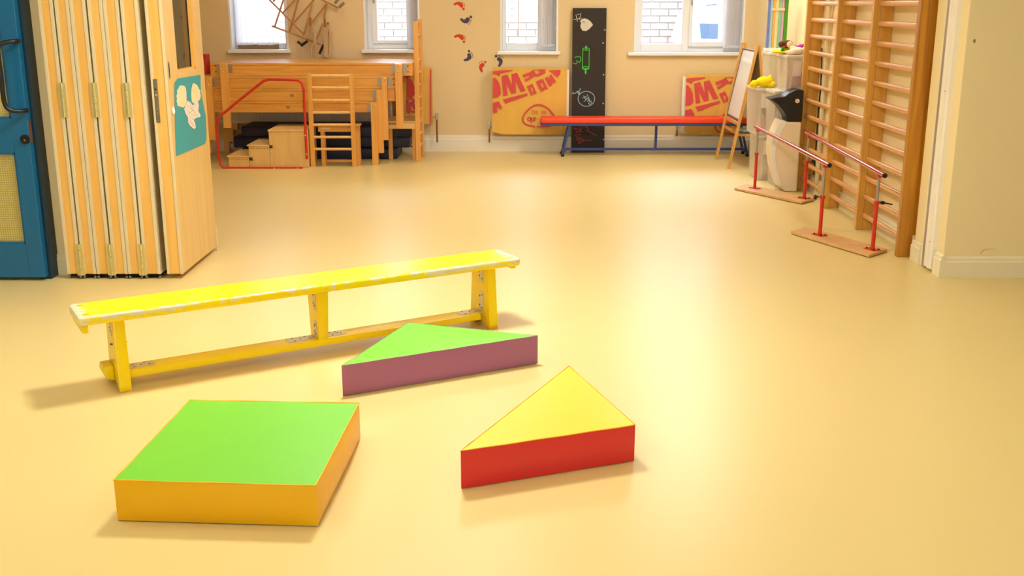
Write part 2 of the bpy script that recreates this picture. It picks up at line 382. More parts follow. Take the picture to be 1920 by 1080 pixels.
# window 1 (behind a vertical blind)
s = spans[0]; zb = s[2]+.012
w1 = window(1, s, (429, 546, 96), [(s[0]+.018, s[0]+.06, zb, s[3]), (s[1]-.06, s[1]-.018, zb, s[3]), (s[0]+.06, s[1]-.06, zb, zb+.06)], [(s[0]+.06, s[1]-.06, zb+.06, s[3]-.02)])
s = spans[1]; gz = pzz(75); gl_, gr_ = pxx(708), pxx(763)
w2 = window(2, s, (679, 792, 96), [(s[0]+.018, s[0]+.07, zb, s[3]), (s[1]-.14, s[1]-.018, zb, s[3]), (s[0]+.07, s[1]-.14, zb, zb+.055),
    (s[0]+.07, gl_, zb+.055, s[3], .04), (gl_, s[1]-.14, zb+.055, gz, .04), (gr_, s[1]-.14, gz, s[3], .04)], [(gl_, gr_, gz, s[3]-.02)])
obj('window_handle', box(s[0]+.085, s[0]+.10, FY-.075, FY-.04, pzz(6), pzz(6)+.1, .005), M['steel'], w2)
s = spans[2]; zb = s[2]+.012; gz = pzz(80); gl_, gr_ = pxx(949), pxx(1008); xm = pxx(972)
w3 = window(3, s, (933, 1050, 99), [(s[0]+.018, gl_, zb, s[3]), (gr_, s[1]-.018, zb, s[3]), (gl_, gr_, zb, gz), (xm-.006, xm+.006, pzz(68), s[3], 0)], [(gl_, gr_, gz, s[3]-.02)])
s = spans[3]; zb = s[2]+.012; gz = pzz(82); gl_, gr_ = pxx(1203), pxx(1279)
g2l, g2r, g2z = pxx(1297), pxx(1354), pzz(78)
w4 = window(4, s, (1177, 1398, 102), [(s[0]+.018, gl_, zb, s[3]), (gl_, gr_, zb, gz), (gr_, g2l-.035, zb, s[3], .03), (g2l-.035, g2l, zb+.05, s[3], .05), (g2l-.035, g2r+.03, zb, zb+.05), (g2l, g2r+.03, zb+.05, g2z, .05), (g2r, g2r+.03, g2z, s[3], .05), (g2r+.03, s[1]-.018, zb, s[3])],
            [(gl_, gr_, gz, s[3]-.02), (g2l, g2r, g2z, s[3]-.02)])
obj('window_handle', box(g2l-.025, g2l-.012, FY-.085, FY-.05, pzz(10), pzz(10)+.1, .004), M['grey'], w4)
# vertical blinds: closed across the first window, drawn aside at the others
def blind(label, x0, x1, n, zbot, ang, Y, group=None):
    t_ = thing('vertical_blind', label, 'blind', ((x0+x1)/2, Y, zbot))
    obj('head_rail', box(x0-.01, x1+.01, Y-.02, Y+.02, 2.19, 2.22, .004), M['upvc'], t_)
    ww = .062
    for i in range(n):
        cx = x0+(x1-x0)*(i+.5)/n
        mt = Matrix.Translation((cx, Y, 0)) @ Matrix.Rotation(ang+random.uniform(-.06, .06), 4, 'Z')
        sl = obj('slat', box(-ww/2, ww/2, -.001, .001, zbot+random.uniform(-.004, .004), 2.19, mat=mt), M['blind'], t_)
        obj('weight', box(-ww/2, ww/2, -.003, .003, zbot+.004, zbot+.022, mat=mt), M['upvc'], sl)
    return t_
blind('white vertical blind closed across the leftmost window', pxx(443, WY+.07), pxx(521, WY+.07), 8, pzz(84, WY+.07), .5, WY+.07)
s = spans[0]
tag(obj('sill_strip', box(pxx(444, WY+.10), pxx(521, WY+.10), WY+.09, WY+.11, s[2]+.012, pzz(82, WY+.1)+.005, .003), M['cork']), 'brown wooden strip standing on the leftmost window sill below the blind', 'strip')
blind('cream blind slats bunched at the right of the window behind the tall ladder', pxx(766, WY+.07), pxx(782, WY+.07), 4, pzz(88, WY+.07), .7, WY+.07)
blind('white blind slats bunched at the right of the window above the middle radiator', pxx(1017, WY+.07), pxx(1038, WY+.07), 5, pzz(87, WY+.07), .7, WY+.07)
blind('cream blind slats bunched at the right of the widest window', pxx(1358, WY+.07), pxx(1386, WY+.07), 5, pzz(90, WY+.07), .6, WY+.07)

# outside: yard, brick wall, van, closed parasol
struct('ground_outside', box(-9, 12, WY+.3, 20, -.3, -.25), M['tarmac'])
bw = obj('brick_wall', box(-6, 7, 14.03, 14.2, -.25, 2.6), M['mortar']); bw['kind'] = 'structure'
bm = nb()
for r_ in range(30):
    z0 = -.1+r_*.085
    for c_ in range(58):
        x0 = -6+c_*.225+(r_ % 2)*.112
        d_ = random.uniform(0, .006); vs = []
        for X in (x0, x0+.213):
            for Y in (14.012-d_, 14.04):
                for Z in (z0, z0+.072): vs.append(bm.verts.new((X, Y, Z)))
        for f_ in ((0, 1, 5, 4), (0, 2, 3, 1), (4, 5, 7, 6), (1, 3, 7, 5), (0, 4, 6, 2)): bm.faces.new([vs[k] for k in f_])
obj('bricks', bm, M['brick'], bw, stuff=True)
v = thing('van', 'white van parked outside beyond the widest window', 'van', (3.1, 13.3, -.25))
VY = 12.9
vz = lambda py: onY(960, py, VY).z
vx = lambda px: onY(px, 40, VY).x
prof = [(1293, 96), (1293, 60), (1300, 22), (1318, 4), (1345, -8)]
pts = [(vx(a), VY, vz(b_)) for a, b_ in prof]+[(vx(1345), VY, 1.75), (4.3, VY, 1.75), (4.3, VY, -.02), (vx(1293), VY, -.02)]
obj('body', prism(pts, (0, .9, 0), .04, seg=3), M['van'], v, smooth=True)
obj('windscreen', prism([(vx(a), VY-.006, vz(b_)) for a, b_ in ((1300, 62), (1303, 40), (1312, 27), (1350, 26), (1351, 73), (1312, 74))], (0, .012, 0), .004), M['vang2'], v)
obj('side_window', prism([(vx(a), VY-.012, vz(b_)) for a, b_ in ((1312, 44), (1347, 45), (1347, 73), (1316, 72))], (0, .012, 0), .004), M['vang'], v)
obj('roof_bar', prism([(vx(a), VY-.03, vz(b_)) for a, b_ in ((1322, 9), (1342, 7), (1342, 10), (1322, 11))], (0, .03, 0)), M['vang'], v)
for wx in (vx(1325), 4.0):
    obj('wheel', cyl((wx, VY-.03, .06), (wx, VY+.15, .06), .3, 24), M['black'], v)
PYY = 12.4
p1, p2, p3 = onY(1274, 24, PYY), onY(1268, 80, PYY), onY(1266, 88, PYY)
u_ = thing('closed_parasol', 'closed white and blue parasol outside the widest window, pink tip', 'parasol', (p3.x, PYY, -.25))
obj('canopy', tube([p1, p1.lerp(p2, .5), p2], .015, 12, r2=.075), M['van'], u_, smooth=True)
obj('tip', ball(p1+Vector((0, 0, .01)), .016), M['pinkish'], u_, smooth=True)
obj('pole', cyl((p2.x, PYY, -.25), p2, .015), M['steel'], u_)
obj('stripe', tube([p1+Vector((.012, -.02, -.06)), p1.lerp(p2, .6)+Vector((.01, -.055, 0))], .006, 8), M['vang2'], u_)

# ---------------------------------------------------------------- ceiling lamps
for i, (x, y, sx, sy, p) in enumerate(LIGHTS):
    t_ = thing('ceiling_light', 'flat ceiling light panel '+LIGHT_AT[i], 'light', (x, y, CEIL), group='ceiling light panels')
    bm = nb()
    for (a, b_, c_, d_) in ((-sx/2-.03, -sx/2, -sy/2-.03, sy/2+.03), (sx/2, sx/2+.03, -sy/2-.03, sy/2+.03), (-sx/2, sx/2, -sy/2-.03, -sy/2), (-sx/2, sx/2, sy/2, sy/2+.03)):
        box(x+a, x+b_, y+c_, y+d_, CEIL-.05, CEIL-.001, .004, bm=bm)
    obj('frame', bm, M['white'], t_)
    obj('diffuser', box(x-sx/2, x+sx/2, y-sy/2, y+sy/2, CEIL-.04, CEIL-.03), M['lamp'], t_)

# ---------------------------------------------------------------- blue door
d = bpy.data.objects.new('door_1', None); COL.objects.link(d); d['kind'] = 'structure'; d.location = (-3.1, 5.82, 0)
OFF['door_1'] = Matrix.Translation((-3.1, 5.82, 0))
DX0, DX1, DY0, DY1 = -3.45, -2.60, 5.795, 5.84
zr0, zr1, zp0 = onY(0, 287, DY0).z, onY(0, 222, DY0).z, onY(0, 457, DY0).z
gx = onY(48, 457, DY0).x
obj('stile', box(gx, DX1, DY0, DY1, .02, 2.05, .003), M['blue'], d)
obj('stile', box(DX0, DX0+.12, DY0, DY1, .02, 2.05, .003), M['blue'], d)
for z0, z1 in ((.02, zp0), (zr0, zr1), (1.93, 2.05)): obj('rail', box(DX0+.12, gx, DY0+.001, DY1, z0, z1, .003), M['blue'], d)
for z0, z1 in ((zp0, zr0), (zr1, 1.93)):
    pn = obj('pane', box(DX0+.12, gx, DY0+.02, DY0+.026, z0, z1), M['wired'], d)
    bm = nb(); bd = .009
    for q in ((DX0+.12, gx, z0, z0+bd), (DX0+.12, gx, z1-bd, z1), (gx-bd, gx, z0, z1), (DX0+.12, DX0+.12+bd, z0, z1)): box(q[0], q[1], DY0+.004, DY0+.02, q[2], q[3], bm=bm)
    obj('glazing_bead', bm, M['blue'], pn)
obj('door_frame', box(DX1-.05, DX1+.016, DY1+.001, 5.949, .0, 2.09, .003), M['blueshade'], d)
zl = onY(40, 246, DY1).z
obj('latch_plate', box(DX1+.0, DX1+.002, DY0+.01, DY1-.01, zl-.06, zl+.06), M['copper'], d)
za, zb_ = onY(33, 77, DY0).z, onY(47, 207, DY0).z
hx = onY(40, 150, DY0).x+.01
hp = smoothpath([(hx, DY0, za), (hx-.005, DY0-.04, za), (hx-.05, DY0-.075, za-.008), (hx-.075, DY0-.085, za-.04), (hx-.075, DY0-.085, (za+zb_)/2), (hx-.075, DY0-.085, zb_+.05), (hx-.05, DY0-.075, zb_+.008), (hx-.005, DY0-.04, zb_), (hx, DY0, zb_)], 5)
obj('pull_handle', tube(hp, .012, 12), M['black'], d, smooth=True)
p = onY(48, 261, DY0)
lk = obj('lock', cyl((p.x, DY0-.012, p.z), (p.x, DY0, p.z), .025, 24), M['black'], d)
obj('keyhole', cyl((p.x, DY0-.014, p.z-.004), (p.x, DY0-.012, p.z-.004), .005, 10), M['steel'], lk)

# ---------------------------------------------------------------- folding partition
fp = thing('folding_partition', 'maple folding partition, its leaves stacked beside the blue door', 'partition', (-2.2, 6.2, 0))
LY0, LY1, LZ0, LZ1 = 5.84, 6.55, .03, 2.38
lx = lambda px: onY(px, 518, LY0).x
edges = [(127, 153.3), (156, 181.3), (182.2, 210.3), (213.5, 240.2), (241, 268.5), (271.5, 302)]
hz = [(onY(240, 220, LY0).z, onY(240, 155, LY0).z), (onY(265, 516, LY0).z, onY(265, 457, LY0).z)]
def leaf(x0, x1, z0=LZ0):
    th = x1-x0; e = .019
    lf = obj('leaf', box(x0+e, x1-e, LY0, LY1, z0, LZ1), M['core'], fp)
    obj('edging', box(x0, x0+e-.0005, LY0-.003, LY1, z0-.002, LZ1, .002), M['lip'], lf)
    obj('edging', box(x1-e+.0005, x1, LY0-.003, LY1, z0-.002, LZ1, .002), M['lip'], lf)
    return lf
leaves = []
for i, (a, b_) in enumerate(edges):
    lf = leaf(lx(a), lx(b_)); leaves.append(lf)
    obj('bottom_seal', box(lx(a)+.012, lx(b_)-.012, LY0+.02, LY1-.02, .012, LZ0), M['dark'], lf)
    for gx_ in (lx(a)+.008, lx(b_)-.008):
        obj('floor_guide', cyl((gx_, LY0+.002, .012), (gx_, LY0+.03, .006), .006, 10), M['steel'], lf)
for i in (0, 2, 4):
    xm = (lx(edges[i][1])+lx(edges[i+1][0]))/2
    for z0, z1 in hz:
        hg = obj('hinge', box(xm-.024, xm+.020, LY0-.007, LY0-.0035, z0, z1, .001), M['brass'], leaves[i])
        kn = 5; seg_ = (z1-z0)/kn
        bm = nb()
        for k in range(kn): cyl((xm, LY0-.010, z0+k*seg_+.001), (xm, LY0-.010, z0+(k+1)*seg_-.002), .006, 10, bm)
        tag_ = obj('hinge', bm, M['brass'], leaves[i], smooth=True)
# last leaf, set apart, with vision panel, lock and finger plate
X0, X1 = lx(314), -1.845
wy0, wy1, wz0, wz1 = 6.03, 6.415, 1.127, 2.0
lf = obj('leaf', box(X0+.017, X1-.002, LY0, wy0, LZ0, LZ1), M['core'], fp)
lf['label'] = 'leaf standing apart at the right with a glazed opening'
obj('edging', box(X0, X0+.0165, LY0-.003, wy0, LZ0-.002, LZ1, .002), M['lip'], lf)
obj('edging', box(X1-.015, X1+.001, LY0-.004, LY0-.0002, LZ0-.002, LZ1, .001), M['lip'], lf)
bm = nb(); box(X1-.0019, X1, LY0, wy0-.0, LZ0, LZ1, bm=bm); box(X1-.0019, X1, wy0, wy1, LZ0, wz0, bm=bm); box(X1-.0019, X1, wy0, wy1, wz1, LZ1, bm=bm); box(X1-.0019, X1, wy1, LY1, LZ0, LZ1, bm=bm)
obj('veneer', bm, M['maple'], lf)
bm = nb(); box(X0, X1-.002, wy0, LY1, LZ0, wz0, bm=bm); box(X0, X1-.002, wy1, LY1, wz0, LZ1, bm=bm); box(X0, X1-.002, wy0, wy1, wz1, LZ1, bm=bm)
obj('core_panel', bm, M['core'], lf)
bm = nb()
for q in ((wy0, wy0+.012, wz0, wz1), (wy1-.012, wy1, wz0, wz1), (wy0, wy1, wz0, wz0+.012), (wy0, wy1, wz1-.012, wz1)): box(X0+.002, X1-.012, q[0], q[1], q[2], q[3], bm=bm)
obj('glazing_bead', bm, M['core'], lf)
obj('vision_pane', box(X1-.04, X1-.034, wy0+.012, wy1-.012, wz0+.012, wz1-.012), M['glass2'], lf)
bm = nb(); box(X1-.034, X1-.030, wy1-.016, wy1-.012, wz0+.012, wz1, bm=bm); obj('gasket', bm, M['black'], lf)
z0, z1 = onY(292, 230, LY0).z, onY(292, 148, LY0).z
xc = onY(294, 190, LY0).x
lp = obj('lock_plate', box(xc-.012, xc+.012, LY0-.003, LY0-.0002, z0, z1, .004), M['dsteel'], lf)
for zz, rr, mm in ((z1-.015, .004, 'steel'), (z1-.055, .005, 'black'), (z1-.085, .006, 'brass'), (z0+.075, .003, 'brass'), (z0+.05, .003, 'brass'), (z0+.012, .004, 'steel')):
    obj('screw' if mm != 'black' else 'keyhole', cyl((xc, LY0-.0045, zz), (xc, LY0-.003, zz), rr, 12), M[mm], lf)
pz0, pz1 = onX(317, 148, X1).z, onX(317, 115, X1).z
obj('finger_plate', box(X1, X1+.002, 5.865, 5.89, pz0, pz1, .002), M['steel'], lf)
obj('finger_slot', box(X1+.002, X1+.0026, 5.873, 5.883, pz0+.01, pz1-.01), M['dark'], lf)
p = onX(323, 208, X1)
obj('thumb_turn', ball((X1+.006, p.y, p.z), (.008, .013, .022)), M['white'], lf, smooth=True)
obj('floor_bolt', box(X1-.004, X1+.006, LY1-.002, LY1+.012, .0, .16, .001), M['lip'], lf)
# teal poster on the last leaf
XP = X1+.003
P = lambda x, y, dx=0: onX(310+x/5.68, 120+y/5.68, XP+dx)
outl = [(100, 215), (108, 190), (135, 155), (375, 115), (380, 300), (432, 560), (440, 790), (425, 850), (120, 980), (105, 600)]
po = tag(obj('poster', prism([P(*q) for q in outl], (-.0018, 0, 0)), M['teal']), 'teal card with cut-out hands and dove on the end partition leaf', 'poster')
def hand(pts): return prism([P(*q) for q in pts], (.0012, 0, 0))
L1 = [(150, 232), (175, 228), (200, 235), (215, 255), (222, 300), (225, 400), (210, 440), (188, 465), (175, 455), (158, 460), (148, 445), (130, 450), (128, 425), (120, 400), (125, 370), (118, 340), (128, 310), (122, 285), (140, 262)]
L2 = [(290, 215), (305, 203), (318, 215), (332, 222), (345, 240), (355, 262), (370, 285), (368, 310), (375, 335), (370, 372), (350, 395), (318, 412), (300, 422), (282, 400), (275, 330), (278, 270)]
obj('paper_hand', hand(L1), M['papr'], po); obj('paper_hand', hand(L2), M['papr'], po)
D = [(235, 392), (262, 405), (295, 445), (320, 410), (345, 402), (355, 440), (348, 500), (375, 548), (365, 566), (335, 570), (300, 592), (318, 640), (322, 680), (305, 692), (262, 660), (240, 620), (242, 570), (215, 530), (200, 480), (215, 440)]
dv = obj('paper_dove', prism([P(*q, .0012) for q in D], (.0012, 0, 0)), M['paper'], po)
bm = nb()
for ln in ([(225, 430), (300, 500), (345, 545)], [(215, 470), (280, 540), (340, 555)], [(225, 500), (260, 560), (300, 590)], [(250, 410), (300, 470), (330, 430)], [(245, 600), (300, 660)], [(262, 590), (312, 670)], [(260, 440), (310, 520)], [(300, 480), (250, 530)]):
    stroke([P(*q, .0026) for q in ln], .0015, (1, 0, 0), .0003, bm)
obj('ink_lines', bm, M['ink'], dv)

# ================================================================ FOREGROUND
# yellow balance bench (local: x along, y across, origin between the feet)
A = R(30.5)
ux, uy = math.cos(A), math.sin(A); vc = 4.35
bc = Vector((1.56*ux-vc*uy, 1.56*uy+vc*ux, 0))
bench = thing('balance_bench', 'long bright yellow wooden balance bench with chipped paint on the open floor', 'bench', bc, A)
Mb = OFF[bench.name]
def lbox(x0, x1, y0, y1, z0, z1, bev=0): return box(x0, x1, y0, y1, z0, z1, bev, mat=Mb)
def lprism(poly, vec, bev=0):
    bm = prism(poly, vec, bev); bmesh.ops.transform(bm, matrix=Mb, verts=bm.verts[:]); return bm
def edge_attr(o, fn):
    at = o.data.attributes.new('edge', 'FLOAT', 'POINT')
    for i, v_ in enumerate(o.data.vertices): at.data[i].value = fn(v_.co)
SZ = .333
# seat as a fine grid so that the wear can follow its rim
t = nb(); nx, ny = 120, 14
sx0, sx1, sy = -.993, .985, .116
bmesh.ops.create_cube(t, size=1)
for v_ in t.verts: v_.co = Vector(((sx0+sx1)/2+v_.co.x*(sx1-sx0), v_.co.y*sy*2, SZ-.018+v_.co.z*.036))
vert_e = [e for e in t.edges if abs(e.verts[0].co.z-e.verts[1].co.z) > .01]
bmesh.ops.bevel(t, geom=vert_e, offset=.018, segments=4, affect='EDGES', profile=.5)
bmesh.ops.bevel(t, geom=[e for e in t.edges if abs(e.verts[0].co.z-e.verts[1].co.z) < .001], offset=.009, segments=3, affect='EDGES', profile=.5)
for cx in [sx0+.03+i*(sx1-sx0-.06)/90 for i in range(91)]:
    bmesh.ops.bisect_plane(t, geom=t.verts[:]+t.edges[:]+t.faces[:], plane_co=(cx, 0, 0), plane_no=(1, 0, 0))
for cy in (-.1, -.09, .09, .1):
    bmesh.ops.bisect_plane(t, geom=t.verts[:]+t.edges[:]+t.faces[:], plane_co=(0, cy, 0), plane_no=(0, 1, 0))
bmesh.ops.transform(t, matrix=Mb, verts=t.verts[:])
seat = obj('seat', t, M['yellow'], bench, smooth=True)
def seat_edge(c):
    de = min(c.x-sx0, sx1-c.x, )
    dy = sy-abs(c.y)
    front = c.y < 0
    e = (.78 if front else .5) if dy < .012 else (.15 if dy < .02 else 0)
    if de < .035: e = max(e, .85)
    elif de < .09: e = max(e, .3)
    if e > .3 and c.z < SZ-.02: e = .35
    return e*(.7 if abs(c.x+.1) < .5 else 1)
edge_attr(seat, seat_edge)
for px_, py_ in ((sx0+.035, -.075), (sx0+.035, .075), (sx1-.035, .085), (sx1-.035, -.075)):
    obj('screw_plug', lprism([(px_+.013*math.cos(a_*.524), py_+.013*math.sin(a_*.524), SZ-.001) for a_ in range(12)], (0, 0, .0014)), M['vyel'], seat)
obj('end_batten', lbox(sx0+.012, sx0+.035, -.11, .11, SZ-.068, SZ-.036, .004), M['yellow2'], bench)
obj('end_batten', lbox(sx1-.035, sx1-.012, -.085, .085, SZ-.055, SZ-.036, .004), M['yellow2'], bench)
def bleg(xc, kind):
    hb, ht = (.095, .074) if kind != 'mid' else (.05, .072)
    z0 = 0 if kind != 'mid' else .068
    poly = [(xc-.023, -hb, z0), (xc-.023, -ht, SZ-.036), (xc-.023, ht, SZ-.036), (xc-.023, hb, z0)]
    if kind != 'mid':
        poly = [(xc-.023, -hb, 0), (xc-.023, -hb-.002, .02), (xc-.023, -ht, SZ-.036), (xc-.023, ht, SZ-.036), (xc-.023, hb+.002, .02), (xc-.023, hb, 0), (xc-.023, hb-.035, 0), (xc-.023, .04, .022), (xc-.023, -.04, .022), (xc-.023, -hb+.035, 0)]
    l = obj('leg', lprism(poly, (.046, 0, 0), .004), M['yellow2'], bench, smooth=True)
    return l
LX = (-.840, .012, .845)
legs = [bleg(LX[0], 'end'), bleg(LX[1], 'mid'), bleg(LX[2], 'end')]
for l in legs: edge_attr(l, lambda c: .55 if (abs(c.y) > .06 and c.z < .05) else .1)
def seatsidef(c): return 0.35 if abs(c.y) > .04 else .05
beam = obj('lower_beam', lbox(-.862, .80, -.053, .045, .040, .070, .005), M['yellow2'], bench, smooth=True); edge_attr(beam, seatsidef)
foot = obj('beam_end', lprism([(-.875, .0, .025), (-.895, .0, .035), (-.905, .0, .06), (-.90, .0, .085), (-.8635, .0, .085), (-.8635, .0, .025)], (0, .09, 0), .004), M['yellow2'], bench, smooth=True); edge_attr(foot, lambda c: .2)
def plate(poly, vec, screws, nrm, lab='bracket_plate', parent=None):
    pl = obj(lab, lprism(poly, vec, .0), M['plate'], parent)
    bm = nb()
    for s_ in screws:
        t_ = nb(); n_ = Vector(nrm); cyl(Vector(s_), Vector(s_)+n_*.0012, .0042, 8, t_)
        bmesh.ops.transform(t_, matrix=Mb, verts=t_.verts[:]); merge(bm, t_)
    obj('screws', bm, M['ink'], parent)
zt = .0702
for xa, xb in ((LX[0]+.024, LX[0]+.14), (LX[1]+.024, LX[1]+.12), (LX[1]-.15, LX[1]-.024), (LX[2]-.14, LX[2]-.024)):
    y0_, y1_ = -.03, .032
    cut = .012
    if xa > LX[0] and xa < 0 or (xa > LX[1] and xa < .5): poly = [(xa, y0_, zt), (xb-cut, y0_, zt), (xb, y0_+cut, zt), (xb, y1_-cut, zt), (xb-cut, y1_, zt), (xa, y1_, zt)]
    else: poly = [(xb, y0_, zt), (xa+cut, y0_, zt), (xa, y0_+cut, zt), (xa, y1_-cut, zt), (xa+cut, y1_, zt), (xb, y1_, zt)]
    sc = [(xa+.03, y0_+.012, zt+.002), (xa+.03, y1_-.012, zt+.002), (xb-.025, y0_+.02, zt+.002), (xb-.04, y1_-.012, zt+.002), (xa+.06, (y0_+y1_)/2, zt+.002)]
    plate(poly, (0, 0, .002), sc, (0, 0, 1), parent=beam)
for k, (xc, zs) in enumerate(((LX[0], [(.22, .30)]), (LX[1], [(.2, .295), (.072, .155)]), (LX[2], [(.215, .297), (.072, .175)]))):
    for z0, z1 in zs:
        X = xc-.0235; ya, yb = -.034, .0
        if k == 2: ya, yb = -.03, .03
        if k == 2: ya, yb = -.04, .005
        plate([(X, ya, z0), (X, yb-.008, z0), (X, yb, z0+.012), (X, yb, z1-.02), (X, yb-.014, z1), (X, ya+.006, z1), (X, ya, z1-.01)], (-.002, 0, 0),
              [(X-.002, ya+.01, z0+.02), (X-.002, yb-.012, z0+.03), (X-.002, ya+.012, z1-.02), (X-.002, yb-.012, z1-.028)], (-1, 0, 0), parent=legs[k])
t_ = nb(); cyl((LX[0]-.032, -.03, .185), (LX[0]+.032, -.03, .185), .004, 8, t_); bmesh.ops.transform(t_, matrix=Mb, verts=t_.verts[:])
obj('bolt', t_, M['ink'], legs[0])

# soft play blocks
def soft(name, label, corners, h, mtop, msides, bulge=.006, puff=.004, seam=.0035, lift=.0, mseam=None):
    """foam block: top cover, side panels (one per edge), piped seams; corners counter-clockwise"""
    n = len(corners); c = [Vector((a, b_, 0)) for a, b_ in corners]; cen = sum(c, Vector())/n
    t_ = thing(name, label, 'soft play block', cen)
    K = 16
    # top
    bm = nb(); rings = []; tv = []
    rim = []
    for i in range(n):
        for k in range(K):
            f_ = k/K; p = c[i].lerp(c[(i+1) % n], f_)
            rim.append(p)
    RR = 6
    for r_ in range(RR):
        s_ = 1-r_/RR
        rings.append([bm.verts.new(cen+(p-cen)*s_+Vector((0, 0, h+puff*(1-s_**2)*2 ))) for p in rim])
    cv = bm.verts.new(cen+Vector((0, 0, h+puff*2)))
    N = len(rim)
    for r_ in range(RR-1):
        for j in range(N): bm.faces.new((rings[r_][j], rings[r_][(j+1) % N], rings[r_+1][(j+1) % N], rings[r_+1][j]))
    for j in range(N): bm.faces.new((rings[-1][j], rings[-1][(j+1) % N], cv))
    top = obj('top_cover', bm, mtop, t_, smooth=True)
    bm = nb(); box(0, 1, 0, 1, 0, 1, bm=bm); bm.free()
    bm = nb(); prism([(cen.x+(p.x-cen.x)*.985, cen.y+(p.y-cen.y)*.985, .001) for p in c], (0, 0, .004), bm=bm)
    obj('base_cover', bm, mtop, t_)
    for i in range(n):
        a, b_ = c[i], c[(i+1) % n]; e = (b_-a); nrm = Vector((e.y, -e.x, 0)).normalized()
        if nrm.dot((a+b_)/2-cen) < 0: nrm = -nrm
        bm = nb(); G = []
        rnd = random.Random(i+len(label))
        for iu in range(25):
            row = []
            for iz in range(9):
                u = iu/24; z = iz/8
                d_ = bulge*math.sin(math.pi*u)**.5*math.sin(math.pi*z)**.6 if 0 < u < 1 and 0 < z < 1 else 0
                wr = (.0045 if mseam else .0022)*math.sin(iu*2.3+iz*.9)*math.exp(-min(u, 1-u)*14)*math.sin(math.pi*z)*(0 < u < 1)
                row.append(bm.verts.new(a.lerp(b_, u)+nrm*(d_+wr)+Vector((0, 0, .003+z*(h-.003)))))
            G.append(row)
        for iu in range(24):
            for iz in range(8): bm.faces.new((G[iu][iz], G[iu+1][iz], G[iu+1][iz+1], G[iu][iz+1]))
        sd = obj('side_panel', bm, msides[i], t_, smooth=True)
    rim3 = [Vector((p.x, p.y, h+.0006*math.sin(p.x*23+p.y*31))) for p in rim]
    obj('seam', tube(rim3, seam, 6, closed=True), mseam or msides[0], top, smooth=True)
    return t_, top
c = [(-1.180, 2.925), (-.575, 2.888), (-.540, 3.558), (-1.147, 3.588)]
soft('square_mat', 'square foam block, bright green top and amber sides, nearest the camera', c, .133, M['vgreen'], [M['vyel']]*4, .012, .003, .0022)
c = [(-.162, 3.140), (.413, 3.357), (.222, 3.958)]
soft('wedge_block', 'triangular foam block with yellow top and red sides', c, .133, M['vyel2'], [M['vred']]*3, .004, .002, .0018, mseam=M['vyel'])
c = [(-.666, 3.975), (.110, 4.370), (-.461, 4.566)]
soft('wedge_block', 'triangular foam block with green top and mauve sides beside the bench', c, .128, M['vgreen'], [M['vpur']]*3, .003, .002, .0012)

# ================================================================ FAR ROOM, LEFT
# four stacked plinth tables
TF = 10.30; TB = 11.12
zt_ = [onY(590, y, TF).z for y in (118, 142.5, 166.5, 190)]
zb4 = onY(590, 211, TF).z
LZ = [240, 263, 287, 307]
legR = [748.5, 721, 711, 701]; legL = [422.5, 393.5, 383.5, 373.5]
legLen = onY(701, 190, 10.2).z
labs = ['topmost beech plinth table of the stack, glossy top under the windows', 'second table down in the stack of four beech tables', 'third table down in the stack of four beech tables', 'lowest beech plinth table of the stack, legs on the floor']
for k in range(4):
    xl = onY(legL[k], 150, TF).x; xr = onY(legR[k], 150, TF).x
    x0, x1 = xl-.135, xr+.125
    if k == 3: x1 = xr+.02
    if k == 2: x1 = onY(740, 175, TF).x
    top = zt_[k]; nxt = zt_[k+1] if k < 3 else zb4
    t_ = thing('plinth_table', labs[k], 'table', ((xl+xr)/2, 10.7, 0), group='stacked beech plinth tables')
    bott = nxt+.002 if k < 3 else zb4
    tabletop = obj('tabletop', box(x0, x1, TF, TB, top-.022, top, .004), M['beech'], t_)
    bm = box(x0, x1, TF+.003, TF+.025, bott, top-.0225, .003); obj('apron', bm, M['beech'], t_)
    obj('apron', box(x0, x1, TB-.025, TB, bott, top-.0225, .003), M['beech'], t_)
    for xx in (x0, x1-.02): obj('end_board', box(xx, xx+.02, TF+.026, TB-.026, bott, top-.0225, .002), M['beech'], t_)
    zf = 0 if k == 3 else max(.0, (onY(legR[k], LZ[k], 10.25).z))
    for side, xx in ((-1, xl), (1, xr)):
        yf = TF-.05 if k != 3 else TF-.1
        w_ = .034 if k == 0 else .027
        lg = obj('leg', box(xx-w_, xx+w_, yf, TF+.0025, zf, top-.006, .004), M['beech_v'], t_)
        obj('leg', box(xx-w_, xx+w_, TB+.001, TB+.045, zf, top-.006, .004), M['beech_v'], t_)
        for s_ in (-1, 1):
            if k in (1, 2, 3) and s_ == side and k != 1: continue
            obj('metal_bracket', box(xx+s_*(w_+.004)-(0.035 if s_ < 0 else 0), xx+s_*(w_+.004)+(.035 if s_ > 0 else 0), TF-.002, TF+.0025, top-.095, top-.012, .001), M['steel'], t_)
        for zz in (top-.025, top-.08): obj('bolt', ball((xx+(zz > top-.05)*.01-.005, yf, zz), .0095, None, 10), M['brass'], lg, smooth=True)
        if k < 2:
            for zz in (top-.028, top-.08): obj('bolt', ball((xx+side*.085, TF+.002, zz), .008, None, 10), M['copper'], t_, smooth=True)
    if k in (2, 3):
        kx, kz = ((547, 179) if k == 2 else (540, 201))
        p = onY(kx, kz, TF); bm = ball((p.x, TF+.002, p.z), (.018, .003, .014)); obj('wood_knot', bm, M['cork'], t_, smooth=True)
